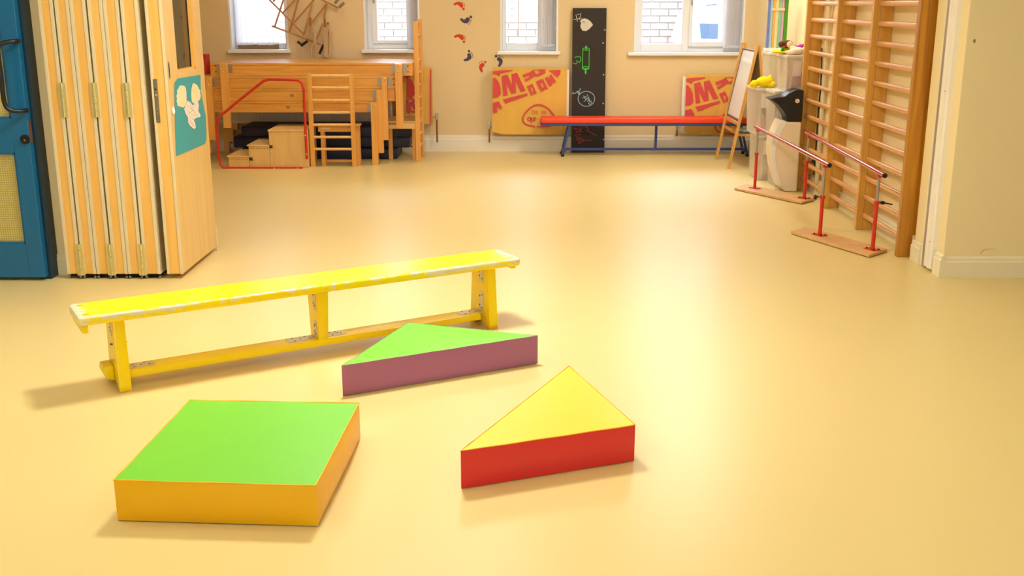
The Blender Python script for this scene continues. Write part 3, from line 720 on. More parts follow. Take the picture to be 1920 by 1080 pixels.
# navy mats under the tables, radiator behind them
xs = lambda px, Y: onY(px, 250, Y).x
mats = [(450, 744, 10.62, 0, .105, 'bottom'), (436, 768, 10.66, .107, .215, 'middle'), (452, 774, 10.64, .217, .32, 'top')]
for i, (a, b_, Y, z0, z1, nm) in enumerate(mats):
    t_ = thing('foam_mat', 'dark navy foam mat under the stacked tables, %s one of three' % nm, 'mat', (xs(a, Y)+.8, Y+.2, z0), group='navy mats below the tables')
    obj('mat_body', box(xs(a, Y), xs(b_, Y), Y, 11.10, z0, z1, .015), M['navy'], t_, smooth=True)
    obj('seam', tube([(xs(a, Y)+.01, Y-.001, z1-.012), (xs(b_, Y)-.01, Y-.001, z1-.012)], .004, 8), M['navy'], t_)
t_ = thing('red_handle_loop', 'thin dark red hoop lying beside the navy mats near the tall ladder', 'hoop', fl(772, 280))
obj('hoop', tube(smoothpath([onY(758, 272, 10.9), onY(768, 273, 10.9), onY(776, 277, 10.9), onY(783, 284, 10.9)], 4), .008, 8), M['redrail'], t_, smooth=True)
def radiator(label, x0, x1, z0, z1, pipes):
    t_ = thing('radiator', label, 'radiator', ((x0+x1)/2, WY-.08, z0))
    obj('panel', box(x0, x1, WY-.11, WY-.04, z0, z1, .006), M['trimw'], t_)
    n_ = int((x1-x0)/.035); bm = nb()
    for i in range(n_):
        xx = x0+.02+(x1-x0-.04)*i/(n_-1); box(xx-.009, xx+.009, WY-.116, WY-.108, z0+.03, z1-.03, .003, bm=bm)
    obj('fins', bm, M['trimw'], t_)
    for xx in pipes:
        obj('pipe', tube([(xx, WY-.075, .10 if z0 > .2 else .165), (xx, WY-.075, z0+.05)], .0085, 10), M['copper'], t_)
        obj('valve', box(xx-.014, xx+.014, WY-.09, WY-.06, z0+.03, z0+.10, .006), M['steel'], t_)
        s_ = 1 if xx < x0 else -1
        obj('valve_arm', cyl((xx, WY-.075, z0+.06), (xx+s_*.06, WY-.075, z0+.06), .009), M['steel'], t_)
    return t_
RY = WY-.12
rx = lambda px, Y=RY: onY(px, 190, Y).x
rz = lambda py, Y=RY: onY(960, py, Y).z
radiator('long white radiator on the back wall hidden behind the stacked tables', rx(408), rx(735), .30, .56, [])
radiator('white radiator behind the tall ladder, under a printed cloth', rx(752), rx(806), rz(231), rz(133), [rx(818)])
radiator('white radiator on the back wall, left of the chalkboard', rx(926), rx(1067), rz(248), rz(131), [rx(917)])
radiator('white radiator on the back wall, right of the red padded bench middle', rx(1279), rx(1392), rz(250), rz(143), [rx(1273)])

# printed cloths over the radiators
CY = WY-.135
C2 = lambda x, y: (900+x/5.683, 110+y/5.683)
prints = [
 [(135, 135), (215, 125), (350, 118), (345, 130), (215, 160), (205, 190), (175, 170), (137, 165)],
 [(137, 210), (160, 200), (195, 240), (218, 300), (222, 380), (190, 412), (137, 420)],
 [(230, 185), (292, 168), (342, 285), (335, 165), (395, 150), (485, 340), (435, 355), (378, 240), (385, 365), (335, 375), (278, 265), (297, 390), (248, 398)],
 [(243, 435), (500, 370), (510, 390), (270, 480)],
 [(137, 470), (200, 455), (238, 520), (215, 543), (178, 498), (185, 570), (145, 582), (137, 560)],
 [(455, 172), (545, 138), (572, 195), (492, 245), (470, 225), (525, 195), (520, 180), (465, 205)],
 [(540, 138), (565, 122), (600, 165), (645, 150), (625, 122), (690, 120), (700, 150), (620, 190), (580, 190)],
 [(728, 125), (860, 118), (855, 165), (825, 200), (795, 180), (770, 150)],
 [(497, 295), (560, 268), (605, 370), (570, 384), (558, 355), (570, 350), (555, 305), (540, 310), (553, 357), (560, 388), (545, 395)],
 [(595, 245), (670, 215), (725, 320), (688, 336), (665, 310), (682, 302), (662, 255), (642, 262), (665, 312), (680, 340), (650, 355)],
 [(690, 208), (718, 192), (748, 222), (738, 180), (760, 168), (812, 245), (790, 262), (765, 238), (775, 270), (748, 300), (735, 290)],
 [(560, 120), (700, 112), (700, 118), (565, 126)],
]
def cloth(label, x0p, x1p, y0p, y1p, off, clipx, ridge=True):
    a, b_ = onY(x0p, (y0p+y1p)/2, CY).x, onY(x1p, (y0p+y1p)/2, CY).x; z1, z0 = rz(y0p, CY), rz(y1p, CY)
    t_ = thing('radiator_cloth', label, 'cloth', ((a+b_)/2, CY, z0))
    bm = nb(); G = []; NX, NZ = 36, 20
    dy = lambda u: .004*math.sin(u*23)+.002*math.sin(u*41+1)
    for i in range(NX+1):
        u = i/NX; row = []
        zlo = z0+.03*(max(0, 1-u*6)**1.5)+.018*(max(0, (u-.8)*5)**2)
        for j in range(NZ+1):
            v_ = j/NZ; row.append(bm.verts.new((a+(b_-a)*u, CY+dy(u)*(1-v_), zlo+(z1-zlo)*v_)))
        row.append(bm.verts.new((a+(b_-a)*u, CY+.02, z1+.006))); row.append(bm.verts.new((a+(b_-a)*u, WY-.035, z1+.004)))
        G.append(row)
    for i in range(NX):
        for j in range(NZ+2): bm.faces.new((G[i][j], G[i+1][j], G[i+1][j+1], G[i][j+1]))
    cl = obj('cloth', bm, M['cloth'], t_, smooth=True)
    bm = nb(); PYp = CY-.0065
    def Q(q): x_, y_ = C2(*q); return onY(x_+off[0], y_+off[1], PYp)
    for pl in prints:
        pts = [Q(q) for q in pl]
        if max(p.x for p in pts) > onY(clipx, 190, PYp).x: continue
        pts = [Vector((max(a, p.x), p.y, min(z1, p.z))) for p in pts]
        bb = nb()
        try:
            prism(pts, (0, .002, 0), bm=bm)
        except ValueError: pass
    obj('printed_letters', bm, M['clothr'], cl)
    if off[0] >= 0:
        bm = nb()
        oval = [(625, 490), (700, 515), (770, 580), (800, 640), (790, 695), (720, 722), (600, 722), (500, 705), (458, 665), (462, 615), (500, 560), (560, 510)]
        pts = smoothpath([Q(q) for q in oval], 3, True)
        pts = [p for p in pts]
        if off[0] == 0 or True:
            lim = onY(clipx, 190, PYp).x
            if max(p.x for p in pts) > lim: pts = [Vector((min(lim-.01, p.x), p.y, p.z)) for p in pts]
            stroke(pts, .018*.9, (0, -1, 0), .0012, bm, True)
            def S(pl, w_=.008): stroke([Q(q) for q in pl], w_, (0, -1, 0), .0012, bm)
            for L_ in ([(550, 562), (562, 552), (578, 562), (578, 580), (562, 590), (550, 580), (550, 562)], [(592, 555), (592, 590)], [(618, 556), (605, 556), (605, 588), (620, 588)], [(605, 572), (616, 572)],
                       [(655, 560), (672, 556), (680, 570), (672, 588), (655, 585), (668, 572)], [(690, 558), (690, 588)], [(700, 556), (700, 588)]): S(L_, .0045)
            for L_ in ([(505, 640), (522, 625), (540, 635), (540, 655), (520, 660), (507, 650)], [(545, 628), (547, 688)], [(565, 640), (567, 672)], [(565, 630), (590, 628), (598, 645), (570, 655)]): S(L_, .011)
        obj('printed_badge', bm, M['clothr'], cl)
    return t_, cl
cloth('ochre cloth with large red letters over the radiator left of the chalkboard', 923, 1062, 129, 252, (0, 0), 1066)
cloth('ochre cloth with red letters on the radiator behind the easel', 1285, 1386, 141, 252, (361, 14), 1386)
t3, cl3 = cloth('ochre cloth with a red stripe on the radiator behind the tall ladder', 742, 811, 127, 233, (-161, 0), 800)
bm = nb(); stroke([onY(807.5, 131, CY-.0065), onY(807.5, 231, CY-.0065)], .013, (0, -1, 0), .001, bm)
for ln in ([(760, 146), (778, 136)], [(764, 187), (772, 184), (782, 195)], [(764, 190), (764, 208), (778, 210)]): stroke([onY(*q, CY-.0065) for q in ln], .02, (0, -1, 0), .001, bm)
obj('printed_stripe', bm, M['clothr'], cl3)

# wooden steps with red rail
SY = 10.02; SD = .48
st = thing('wooden_steps', 'birch plywood box steps with three treads in front of the tables', 'steps', (-2.4, SY+.2, 0))
SX = lambda px, py=290: onY(px, py, SY).x
SZ_ = lambda py: onY(500, py, SY).z
for (a, b_, yt, ye) in ((428, 466.5, 292, 426), (467, 505.5, 271.5, 463), (506, 577, 243.5, 502)):
    top = SZ_(yt)
    bx = obj('step_box', box(SX(a), SX(b_), SY, SY+SD, 0, top-.014, .002), M['birch'], st)
    obj('tread', box(SX(ye, yt), SX(b_), SY-.012, SY+SD+.01, top-.0135, top, .003), M['birch'], bx)
    if a < 500:
        bm = nb()
        for i in range(7):
            xx = SX(a)+.02+i*.026; cyl((xx, SY-.0006, top-.035), (xx, SY+.002, top-.035), .0045, 8, bm)
        obj('drilled_holes', bm, M['cork'], bx)
for px_, py_ in ((470.5, 298), (508, 275)):
    p = onY(px_, py_, SY-.003); bm = nb()
    for aa in (.7, -.7, 2.2): d_ = Vector((math.cos(aa), 0, math.sin(aa)))*.02; cyl(p-d_, p+d_, .005, 8, bm)
    ball((p.x, p.y-.004, p.z), .01, bm, 10); obj('star_knob', bm, M['black'], st, smooth=True)
rp = [(575.5, 298), (572, 230), (569.5, 170), (567, 156), (559, 150.5), (540, 149.5), (503, 149), (494, 152), (470, 171), (440, 195), (415, 216), (408, 224), (406.5, 235), (408, 270), (411, 300), (414, 309), (420, 314.5), (440, 315.5), (500, 315.5), (568, 315.5)]
RYY = SY-.028
rl = thing('handrail', 'bent red tubular handrail standing against the side of the wooden steps', 'handrail', onY(480, 315, RYY))
obj('rail', tube([onY(a, b_, RYY) for a, b_ in rp], .0125, 12), M['redtube'], rl, smooth=True)
for q in ((572.5, 254), (574.5, 289), (514, 315.5), (558, 315.5)):
    p = onY(*q, RYY-.013); obj('bolt', ball(p, (.007, .004, .007)), M['brass'], rl, smooth=True)

# short ladder and stool behind it
LY = 10.09
ld = thing('wooden_ladder', 'short upright wooden ladder with seven rungs in front of the stacked tables', 'ladder', onY(622, 313, LY))
zt2 = onY(620, 138, LY).z
lx0, lx1 = onY(586.5, 300, LY).x, onY(664, 300, LY).x
for xx in (lx0, lx1): obj('stile', box(xx-.021, xx+.021, LY, LY+.032, 0, zt2, .005), M['beech_v'], ld)
for py_ in (142, 164.5, 188, 211, 234, 257, 279.5):
    z_ = onY(620, py_, LY+.016).z; obj('rung', cyl((lx0+.0205, LY+.016, z_), (lx1-.0205, LY+.016, z_), .0125, 12), M['pole'], ld, smooth=True)
sl = thing('stool', 'small wooden stool behind the short ladder', 'stool', (-1.66, 10.3, 0))
SYa, SYb = 10.16, 10.245
sx0_, sx1_ = onY(592, 240, 10.15).x, onY(677, 240, 10.2).x
zs_ = onY(620, 233, 10.15).z
obj('seat', box(sx0_, sx1_, 10.14, 10.245, zs_-.02, zs_, .004), M['beech'], sl)
obj('apron', box(sx0_+.02, sx1_-.02, 10.15, 10.17, zs_-.07, zs_-.0205, .002), M['beech'], sl)
for xx in (sx0_+.06, sx1_-.03):
    for yy in (10.15, 10.205): obj('leg', box(xx-.018, xx+.018, yy, yy+.03, 0, zs_-.0205 if yy > 10.18 else zs_-.0705, .003), M['beech_v'], sl)
obj('stretcher', box(sx0_+.079, sx1_-.049, 10.21, 10.23, .03, .05, .002), M['beech'], sl)
obj('printed_label', box(sx0_+.05, sx0_+.13, 10.1485, 10.1498, zs_-.045, zs_-.028), M['plate'], sl)

# tall ladder seen edge on
tl = thing('wooden_ladder', 'tall narrow wooden ladder standing edge-on at the right of the tables', 'ladder', (-.905, 10.63, 0))
zt3 = onY(783, 41, 10.44).z; xa_ = onY(784.5, 300, 10.44).x
obj('stile', box(xa_-.022, xa_+.022, 10.44, 10.475, 0, zt3, .004), M['beech_v'], tl)
obj('stile', box(xa_-.022+.005, xa_+.03, 10.80, 10.835, 0, zt3+.02, .004), M['beech_v'], tl)
for i in range(11):
    z_ = .13+i*.1185; obj('rung', cyl((xa_+.002, 10.4745, z_), (xa_+.004, 10.8005, z_), .011, 10), M['pole'], tl, smooth=True)
# low bench beside it
lb = thing('low_bench', 'low slatted wooden bench end between the table legs and tall ladder', 'bench', (-1.08, 10.8, 0))
bz = onY(750, 227, 10.42).z
bx0, bx1 = onY(722, 230, 10.42).x, onY(779, 230, 10.42).x
obj('seat', box(bx0, bx1, 10.42, 10.9, bz-.02, bz, .003), M['paleply'], lb)
obj('apron', box(bx0+.005, bx1-.005, 10.425, 10.445, bz-.075, bz-.0205, .002), M['birch'], lb)
for xx in (bx0+.03, bx1-.03):
    for yy in (10.56, 10.60): pass
    obj('leg', box(xx-.02, xx+.02, 10.57, 10.61, 0, bz-.0205, .002), M['beech_v'], lb)
bm = nb()
for i in range(6): box(bx0+.04+i*.012, bx0+.046+i*.012, 10.4235, 10.4249, bz-.035, bz-.022, bm=bm)
obj('slots', bm, M['dark'], lb)
# red bolster at the far left on the second table
p = onY(381, 138, 10.5)
tag(obj('red_bolster', cyl((p.x, 10.6, zt_[1]), (p.x, 10.6, zt_[1]+.19), .045, 20), M['redrail'], smooth=True), 'dark red upright bolster at the far left end of the stacked tables', 'cushion')

# hung tangle of wooden frames between the first two windows
HY = WY-.06
Hh = lambda x, y, d_=0: onY(480+x/9, y/9, HY+d_)
hf = thing('rod_bundle', 'bundle of thin wooden rod frames hung on the wall between the two left windows', 'frame', Hh(700, 300))
rods = [((170, -60), (790, 560), 0), ((290, 28), (340, -30), .01), ((480, -60), (318, 445), -.02), ((700, -50), (455, 212), .015), ((270, 438), (1090, 748), -.01),
        ((725, -40), (565, 535), .02), ((1010, -40), (640, 385), .0), ((950, 60), (800, 600), -.015), ((1195, 60), (925, 405), .015), ((1200, 30), (1145, 310), 0), ((1125, 400), (1005, 705), -.02), ((1100, -10), (1380, 130), .01)]
for i, (a, b_, d_) in enumerate(rods):
    obj('rod', cyl(Hh(*a, d_), Hh(*b_, d_), .0085, 10), M['rodw'], hf, smooth=True)
for i, (a, b_) in enumerate((((1330, 60), (1400, -30)), ((1400, 130), (1490, 45)), ((760, 775), (870, 690)), ((1070, 910), (1140, 750)), ((700, 700), (760, 745)))):
    obj('clip', cyl(Hh(*a, -.03), Hh(*b_, -.03), .013, 10), M['dsteel' if i < 2 else 'black'], hf, smooth=True)
for i, a in enumerate(((920, 300), (1160, 300), (1215, 385))):
    hk = tag(obj('wall_hook', tube([Hh(a[0], a[1], .058), Hh(a[0], a[1]+5, .01), Hh(a[0], a[1]+170, .005), Hh(a[0]+12, a[1]+185, -.03), Hh(a[0]+14, a[1]+150, -.04)], .007 if i < 2 else .009, 8), M['copper'], smooth=True),
             ('copper coloured wall hook above the hung straps, %s of three' % ('left one', 'middle one', 'right one')[i]), 'hook', 'wall hooks between the left windows')
def strap(label, loops, mat, r=.012):
    t_ = thing('hanging_straps', label, 'strap', Hh(*loops[0][0]))
    for lp_ in loops: obj('strap', tube(smoothpath([Hh(x, y, -.035-.006*k) for k, (x, y) in enumerate(lp_)], 4), r, 8), mat, t_, smooth=True)
strap('looped grey-beige straps hanging from the left wall hook', [[(915, 450), (860, 560), (900, 640), (950, 560), (925, 455)], [(930, 470), (980, 560), (985, 700), (935, 800), (930, 940)], [(960, 460), (1000, 620), (1010, 800), (1010, 930), (960, 930)]], M['bar'], .009)
strap('long folded beige straps hanging from the right wall hooks', [[(1165, 460), (1150, 600), (1165, 800), (1160, 960)], [(1215, 420), (1195, 560), (1190, 780), (1205, 975)], [(1215, 430), (1255, 600), (1250, 800), (1235, 975)], [(1180, 470), (1180, 640), (1175, 830), (1180, 965)]], M['bar'], .015)

# footprint stickers
FYY = WY-.0005
F8 = lambda x, y: onY(820+x/7.71, y/7.71, FYY)
px7 = 11.2/2012/7.71
def footprint(path, toes, mat, label):
    t_ = thing('footprint_sticker', label, 'sticker', F8(*path[1][:2]), group=None)
    pts = smoothpath([F8(a, b_) for a, b_, r_ in path], 5); rs = [r_ for a, b_, r_ in path]
    wd = []
    for i in range(len(pts)):
        f_ = i/(len(pts)-1)*(len(rs)-1); k = min(len(rs)-2, int(f_)); wd.append((rs[k]+(rs[k+1]-rs[k])*(f_-k))*2*px7)
    obj('sole', stroke(pts, wd, (0, -1, 0), .001), mat, t_)
    for a, b_, r_ in toes: obj('toe', flatdisc(F8(a, b_), r_*px7, (0, -1, 0), 16, th=.001), mat, t_)
f1 = [(246, 64, 14), (290, 47, 19), (335, 62, 30), (350, 84, 27)]; t1 = [(378, 129, 18), (368, 32, 6), (385, 47, 7), (394, 68, 8), (392, 92, 8)]
o3 = lambda L_, dx, dy: [(a+dx, b_+dy, r_) for a, b_, r_ in L_]
footprint(f1, t1, M['fred'], 'red footprint sticker on the back wall, topmost of the trail')
footprint([(345, 278, 15), (375, 303, 22), (420, 305, 32), (440, 280, 30)], [(485, 245, 20), (487, 290, 8), (484, 312, 8), (470, 335, 7), (452, 350, 7)], M['fblue'], 'slate blue footprint sticker, topmost of the three blue ones')
footprint(o3(f1, 8, 468), o3(t1, 6, 474), M['fred'], 'red footprint sticker, second red one from the top')
footprint([(395, 870, 15), (430, 860, 21), (464, 830, 30), (458, 793, 26)], [(458, 740, 18), (490, 765, 8), (505, 785, 8), (515, 808, 8), (512, 832, 7)], M['fblue'], 'slate blue footprint sticker, middle one of the three blue ones')
footprint([(645, 1033, 14), (630, 1000, 21), (632, 960, 28), (655, 938, 28)], [(692, 897, 17), (655, 890, 7), (635, 890, 7), (615, 898, 6), (602, 912, 6)], M['fred'], 'red footprint sticker, lowest red one near the radiator cloth')
footprint([(893, 952, 15), (912, 920, 22), (917, 880, 28), (890, 855, 28)], [(848, 812, 18), (885, 808, 8), (910, 810, 8), (930, 820, 7), (950, 835, 7)], M['fblue'], 'slate blue footprint sticker just below the window, above the cloth')

# chalkboard
BB0, BB1 = 11.095, 11.185
def onB(px, py, d_=0):
    Y = 11.14
    for _ in range(6):
        p = onY(px, py, Y); Y = BB0+(BB1-BB0)*p.z/1.47
    return onY(px, py, Y-d_)
bl, br_, bt, bb_ = 1072, 1134.5, 15, 284
za = onB(1100, 15).z
x0, x1 = onB(1071, 283).x, onB(1133, 283).x
cb = thing('chalkboard', 'tall narrow black chalkboard leaning on the back wall with chalk drawings', 'chalkboard', (.79, BB0, 0))
obj('panel', prism([(x0, BB0, 0), (x1, BB0, 0), (x1, BB0+(BB1-BB0)*za/1.47, za), (x0, BB0+(BB1-BB0)*za/1.47, za)], (0, .012, 0), .002), M['chalkboard'], cb)
K3 = lambda x, y: onB(800+x/3.483, y/3.483, .0003)
nB = Vector((0, -1.47, .09)).normalized()
def chalk(name, lines, mat, w_=.006, fills=()):
    bm = nb()
    for ln in lines: stroke([K3(*q) for q in ln], w_, nB, .0008, bm)
    for pl in fills: prism([K3(*q) for q in pl], nB*.0006, bm=bm)
    obj(name, bm, mat, cb)
chalk('chalk_numeral', [[(960, 128), (1012, 118)], [(975, 98), (985, 140)], [(985, 95), (1008, 90), (996, 130)]], M['chW'], .005)
heart = [(1086, 162), (1062, 190), (1040, 203), (1018, 200), (1006, 182), (1004, 165), (1010, 152), (1002, 140), (1010, 126), (1030, 120), (1052, 126), (1072, 142)]
chalk('chalk_heart', [], M['chW'], fills=[heart])
chalk('chalk_mark', [[(1018, 145), (1028, 140), (1028, 150)]], M['ink'], .007)
el = lambda cx, cy, a, b_, k=20, s=0, e=360: [(cx+a*math.cos(R(s+(e-s)*i/k)), cy+b_*math.sin(R(s+(e-s)*i/k))) for i in range(k+1)]
chalk('chalk_rolling_pin', [el(1041, 320, 21, 8), el(1038, 446, 22, 8, 14, 0, 180), [(1020, 320), (1016, 442)], [(1062, 320), (1060, 445)], el(1038, 440, 22, 6)], M['chG'], .006)
chalk('chalk_handles', [[(1041, 303), (1041, 318)], [(1038, 450), (1038, 478)]], M['chG'], .015)
chalk('chalk_numeral', [[(957, 412), (975, 418), (985, 403), (978, 392), (998, 408), (1008, 392), (1004, 372), (985, 370), (965, 375)]], M['chG'], .006)
chalk('chalk_circle', [el(1043, 645, 54, 49, 32)], M['chB'], .006)
chalk('chalk_word', [[(1017, 640), (1042, 628)], [(1025, 625), (1040, 655), (1028, 662)], [(1030, 635), (1045, 642), (1040, 655)], [(1042, 650), (1052, 640), (1058, 650), (1050, 660)], [(1052, 662), (1062, 652), (1065, 668)], [(1048, 618), (1055, 632), (1066, 655)], [(1058, 672), (1074, 658), (1076, 672), (1066, 684), (1056, 674)]], M['chB'], .0045)
chalk('chalk_numeral', [[(957, 600), (952, 612), (968, 610), (985, 595), (1000, 605), (995, 615), (985, 608), (1003, 585), (1002, 577)]], M['chB'], .006)
chalk('chalk_hand', [[(963, 832), (968, 845), (975, 838), (1005, 850), (1003, 830), (1010, 862), (975, 855), (985, 868), (1010, 880), (972, 880), (978, 895), (1015, 898), (975, 910), (1030, 908), (990, 925), (995, 940), (1030, 915), (1078, 915)], [(1035, 825), (1048, 832), (1055, 845), (1042, 855), (1060, 858), (1075, 868), (1110, 884)]], M['chR'], .0055)
bm = nb()
for q in ((1152, 281), (1155, 488), (1152, 676), (1155, 912), (1163, 195)): flatdisc(K3(*q), .007, nB, 10, bm, .001)
obj('paint_chips', bm, M['chW'], cb)

# red padded bench with blue steel frame
BYa, BYb = 10.80, 11.02
rb = thing('padded_bench', 'long red padded bench on a blue steel frame along the back wall', 'bench', (1.45, 10.92, 0))
zt5, zm5, zf5 = onY(1200, 221, BYa).z, onY(1200, 232, BYa).z, onY(1200, 236.5, BYa).z
x0, x1 = onY(1014, 228, BYa).x, onY(1401, 228, BYa).x
obj('pad', box(x0, x1, BYa, BYb, zm5, zt5, .02, seg=4), M['redpad'], rb, smooth=True)
obj('frame', box(x0, x1, BYa+.004, BYb-.004, zf5, zm5-.0005, .003), M['bluemetal'], rb)
zr5 = onY(1200, 279.5, 10.91).z
lgx = onY(1055, 290, BYa).x; ltx = onY(1068, 238, BYa).x
rgx = onY(1401, 290, BYa).x; rtx = onY(1390, 238, BYa).x
for a, b_ in ((lgx, ltx), (rgx, rtx)):
    for yy in (BYa+.01, BYb-.01):
        obj('leg', tube([(a, yy, .022), (b_, yy, zf5)], .015, 4), M['bluemetal'], rb)
        obj('rubber_foot', cyl((a, yy, 0), (a, yy, .022), .018, 12), M['black'], rb)
    obj('cross_bar', box(min(a, a+.03*(1 if b_ > a else -1)), max(a, a+.03*(1 if b_ > a else -1)), BYa+.02, BYb-.02, zr5-.015, zr5+.015, .003), M['bluemetal'], rb)
obj('rail', box(min(lgx, rgx)+.005, rgx-.005, 10.895, 10.925, zr5-.012, zr5+.012, .003), M['bluemetal'], rb)
px5 = onY(1230, 250, 10.91).x
obj('post', box(px5-.012, px5+.012, 10.896, 10.924, zr5+.0125, zf5-.0005, .002), M['bluemetal'], rb)
hk0, hk1 = onY(1003, 228, 10.9).x, x0
bm = prism([(hk0, 10.86, zf5-.015), (hk0+.008, 10.86, zt5-.025), (hk0+.03, 10.86, zt5-.01), (hk1-.004, 10.86, zt5-.02), (hk1, 10.86, zf5), (hk1-.02, 10.86, zf5-.012), (hk1-.03, 10.86, zf5+.03), (hk0+.02, 10.86, zf5-.015)], (0, .05, 0), .002)
obj('hook', bm, M['easel'], rb)

# easel
ez = thing('easel', 'wooden easel with a whiteboard panel in front of the widest window', 'easel', (2.2, 10.3, 0))
ya, yb = 9.965, 10.60
XF, XA, XB = 2.02, 2.235, 2.42
zA = onX(1423, 85, XA).z
def eleg(y, x_, nm='leg'):
    return obj(nm, tube([(x_, y, 0), (XA+(x_-XA)*.05, y, zA)], .017, 4), M['easel'], ez)
for y in (ya, yb): eleg(y, XF)
for y in (ya+.02, yb-.02): eleg(y+.0, XB-.01)
fx = lambda z, X_=XF: X_+(XA-X_)*(z/zA)
z0, z1 = .44, zA-.05
def eboard(Xs, za, zb, mat, th, name, sgn=1):
    return obj(name, prism([(fx(za, Xs), ya+.02, za), (fx(za, Xs), yb-.02, za), (fx(zb, Xs), yb-.02, zb), (fx(zb, Xs), ya+.02, zb)], (th, 0, 0), .002), mat, ez)
eboard(XF, z0, z1, M['board'], .01, 'whiteboard')
eboard(XB-.02, z0, z1, M['boardback'], .01, 'rear_board')  # whiteboard's back, shade included in its colour
bm = nb()
for (za, zb, y_0, y_1) in ((z0, z0+.015, ya+.02, yb-.02), (z1-.012, z1, ya+.02, yb-.02)):
    prism([(fx(za)-.004, y_0, za), (fx(za)-.004, y_1, za), (fx(zb)-.004, y_1, zb), (fx(zb)-.004, y_0, zb)], (.003, 0, 0), bm=bm)
prism([(fx(z0)-.004, yb-.032, z0), (fx(z0)-.004, yb-.02, z0), (fx(z1)-.004, yb-.02, z1), (fx(z1)-.004, yb-.032, z1)], (.003, 0, 0), bm=bm)
obj('board_trim', bm, M['ink'], ez)
for Xs in (XF, XB-.02): obj('cross_rail', box(fx(z0-.03, Xs)-.006, fx(z0-.03, Xs)+.01, ya, yb, z0-.045, z0-.012, .003), M['easel'], ez)
tz = .30
obj('tray', box(fx(tz)+.03, XB-.05, ya+.03, yb-.05, tz, tz+.018, .003), M['easel'], ez)
obj('tray_label', box(XF-.03, XF-.028, 0, 0, 0, 0) if False else box(fx(.33)-.004, fx(.33)-.001, ya+.2, yb-.02, .315, .345, .001), M['easel'], ez)
t_ = thing('cleaning_cloth', 'crumpled pale blue cloth on the easel tray', 'cloth', (2.2, 10.15, tz+.018))
bm = nb()
for (a, b_, c_) in ((2.2, 10.1, .03), (2.24, 10.16, .022), (2.17, 10.19, .02)): ball((a, b_, tz+.019+c_*.75), (.055, .05, c_*.75), bm, 12)
obj('cloth', bm, M['chB'], t_, smooth=True)

# ---------------------------------------------------------------- wall bars
wb = thing('wall_bars', 'tall orange pine wall bars with three bays of rungs on the right wall', 'wall bars', (2.41, 7.6, 0))
PYs = [6.376, 7.187, 7.973, 8.807]; BZ = 2.45
for i, y in enumerate(PYs):
    if i == 0:
        poly = [(2.346, y, 0), (2.432, y, 0), (2.432, y, .135), (XR-.001, y, .135), (XR-.001, y, BZ), (2.346, y, BZ)]
        obj('post', prism(poly, (0, .04, 0), .003), M['pine'], wb)
    else:
        poly = [(2.346, y, 0), (2.391, y, 0), (2.391, y, BZ), (2.346, y, BZ)]
        ps = obj('post', prism(poly, (0, .035, 0), .003), M['pine2'], wb)
        poly = [(2.3925, y+.004, 0), (2.455, y+.004, 0), (2.455, y+.004, .13), (XR-.001, y+.004, .13), (XR-.001, y+.004, BZ), (2.3925, y+.004, BZ)]
        obj('backing_post', prism(poly, (0, .033, 0), .002), M['pine'] if False else M['pine2'], ps)
sh = None
for b_ in range(3):
    L0, L1_ = PYs[b_]+.0405, PYs[b_+1]-.0005
    for k in range(19):
        z_ = .103+.1265*k
        if sh is None or sh[0] != b_:
            bm = nb(); t2 = tube([(0, 0, 0), (0, L1_-L0, 0)], 1, 14, bm)
            for v_ in bm.verts: v_.co.x *= .0125; v_.co.z *= .0185
            me = bpy.data.meshes.new('rung'); bmesh.ops.recalc_face_normals(bm, faces=bm.faces[:]); bm.to_mesh(me); bm.free(); me.materials.append(M['rung'])
            for p_ in me.polygons: p_.use_smooth = True
            me.set_sharp_from_angle(angle=R(50)); sh = (b_, me)
        o = bpy.data.objects.new('rung', sh[1]); COL.objects.link(o); o.parent = wb
        o.location = Vector((2.392, L0, z_))-Vector((2.41, 7.6, 0))
# pipe and cable on the wall behind
p = onX(1556, 10, 2.455)
tag(obj('wall_pipe', cyl((2.455, p.y, 0), (2.455, p.y, CEIL-.01), .017, 14), M['trim'], smooth=True), 'cream vertical pipe on the wall behind the farthest bay of bars', 'pipe')
tag(obj('black_cable', tube(smoothpath([onX(1541, 90, 2.468), onX(1539, 160, 2.468), onX(1535, 200, 2.468), onX(1531, 260, 2.468), onX(1527, 310, 2.468), onX(1525, 328, 2.468)], 3), .006, 8), M['black'], smooth=True), 'black cable hanging down the wall behind the bars', 'cable')

# ---------------------------------------------------------------- parallel walking bars
pb = thing('parallel_bars', 'red parallel walking bars on two plywood base boards beside the wall bars', 'parallel bars', (2.1, 7.5, 0))
def plank(c): return prism([Vector((q.x, q.y, .004)) for q in c], (0, 0, .018), .004)
nearp = [fl(1483, 434, .02), fl(1510, 425.5, .02), fl(1664, 467, .02), fl(1630, 478, .02)]
q = nearp; 
obj('base_board', plank([q[0], q[3], q[2], q[1]]), M['paleply'], pb)
farp = [fl(1377, 352, .02), fl(1400, 345, .02), fl(1529, 372, .02), fl(1503, 379, .02)]
q = farp; obj('base_board', plank([q[0], q[3], q[2], q[1]]), M['paleply'], pb)
posts = {}
PT = dict(f1=(fl(1415, 353, .022), 1416, 243), f2=(fl(1508, 372, .022), 1512, 254), n1=(fl(1537, 441, .022), 1548, 310), n2=(fl(1636, 468, .022), 1649, 328))
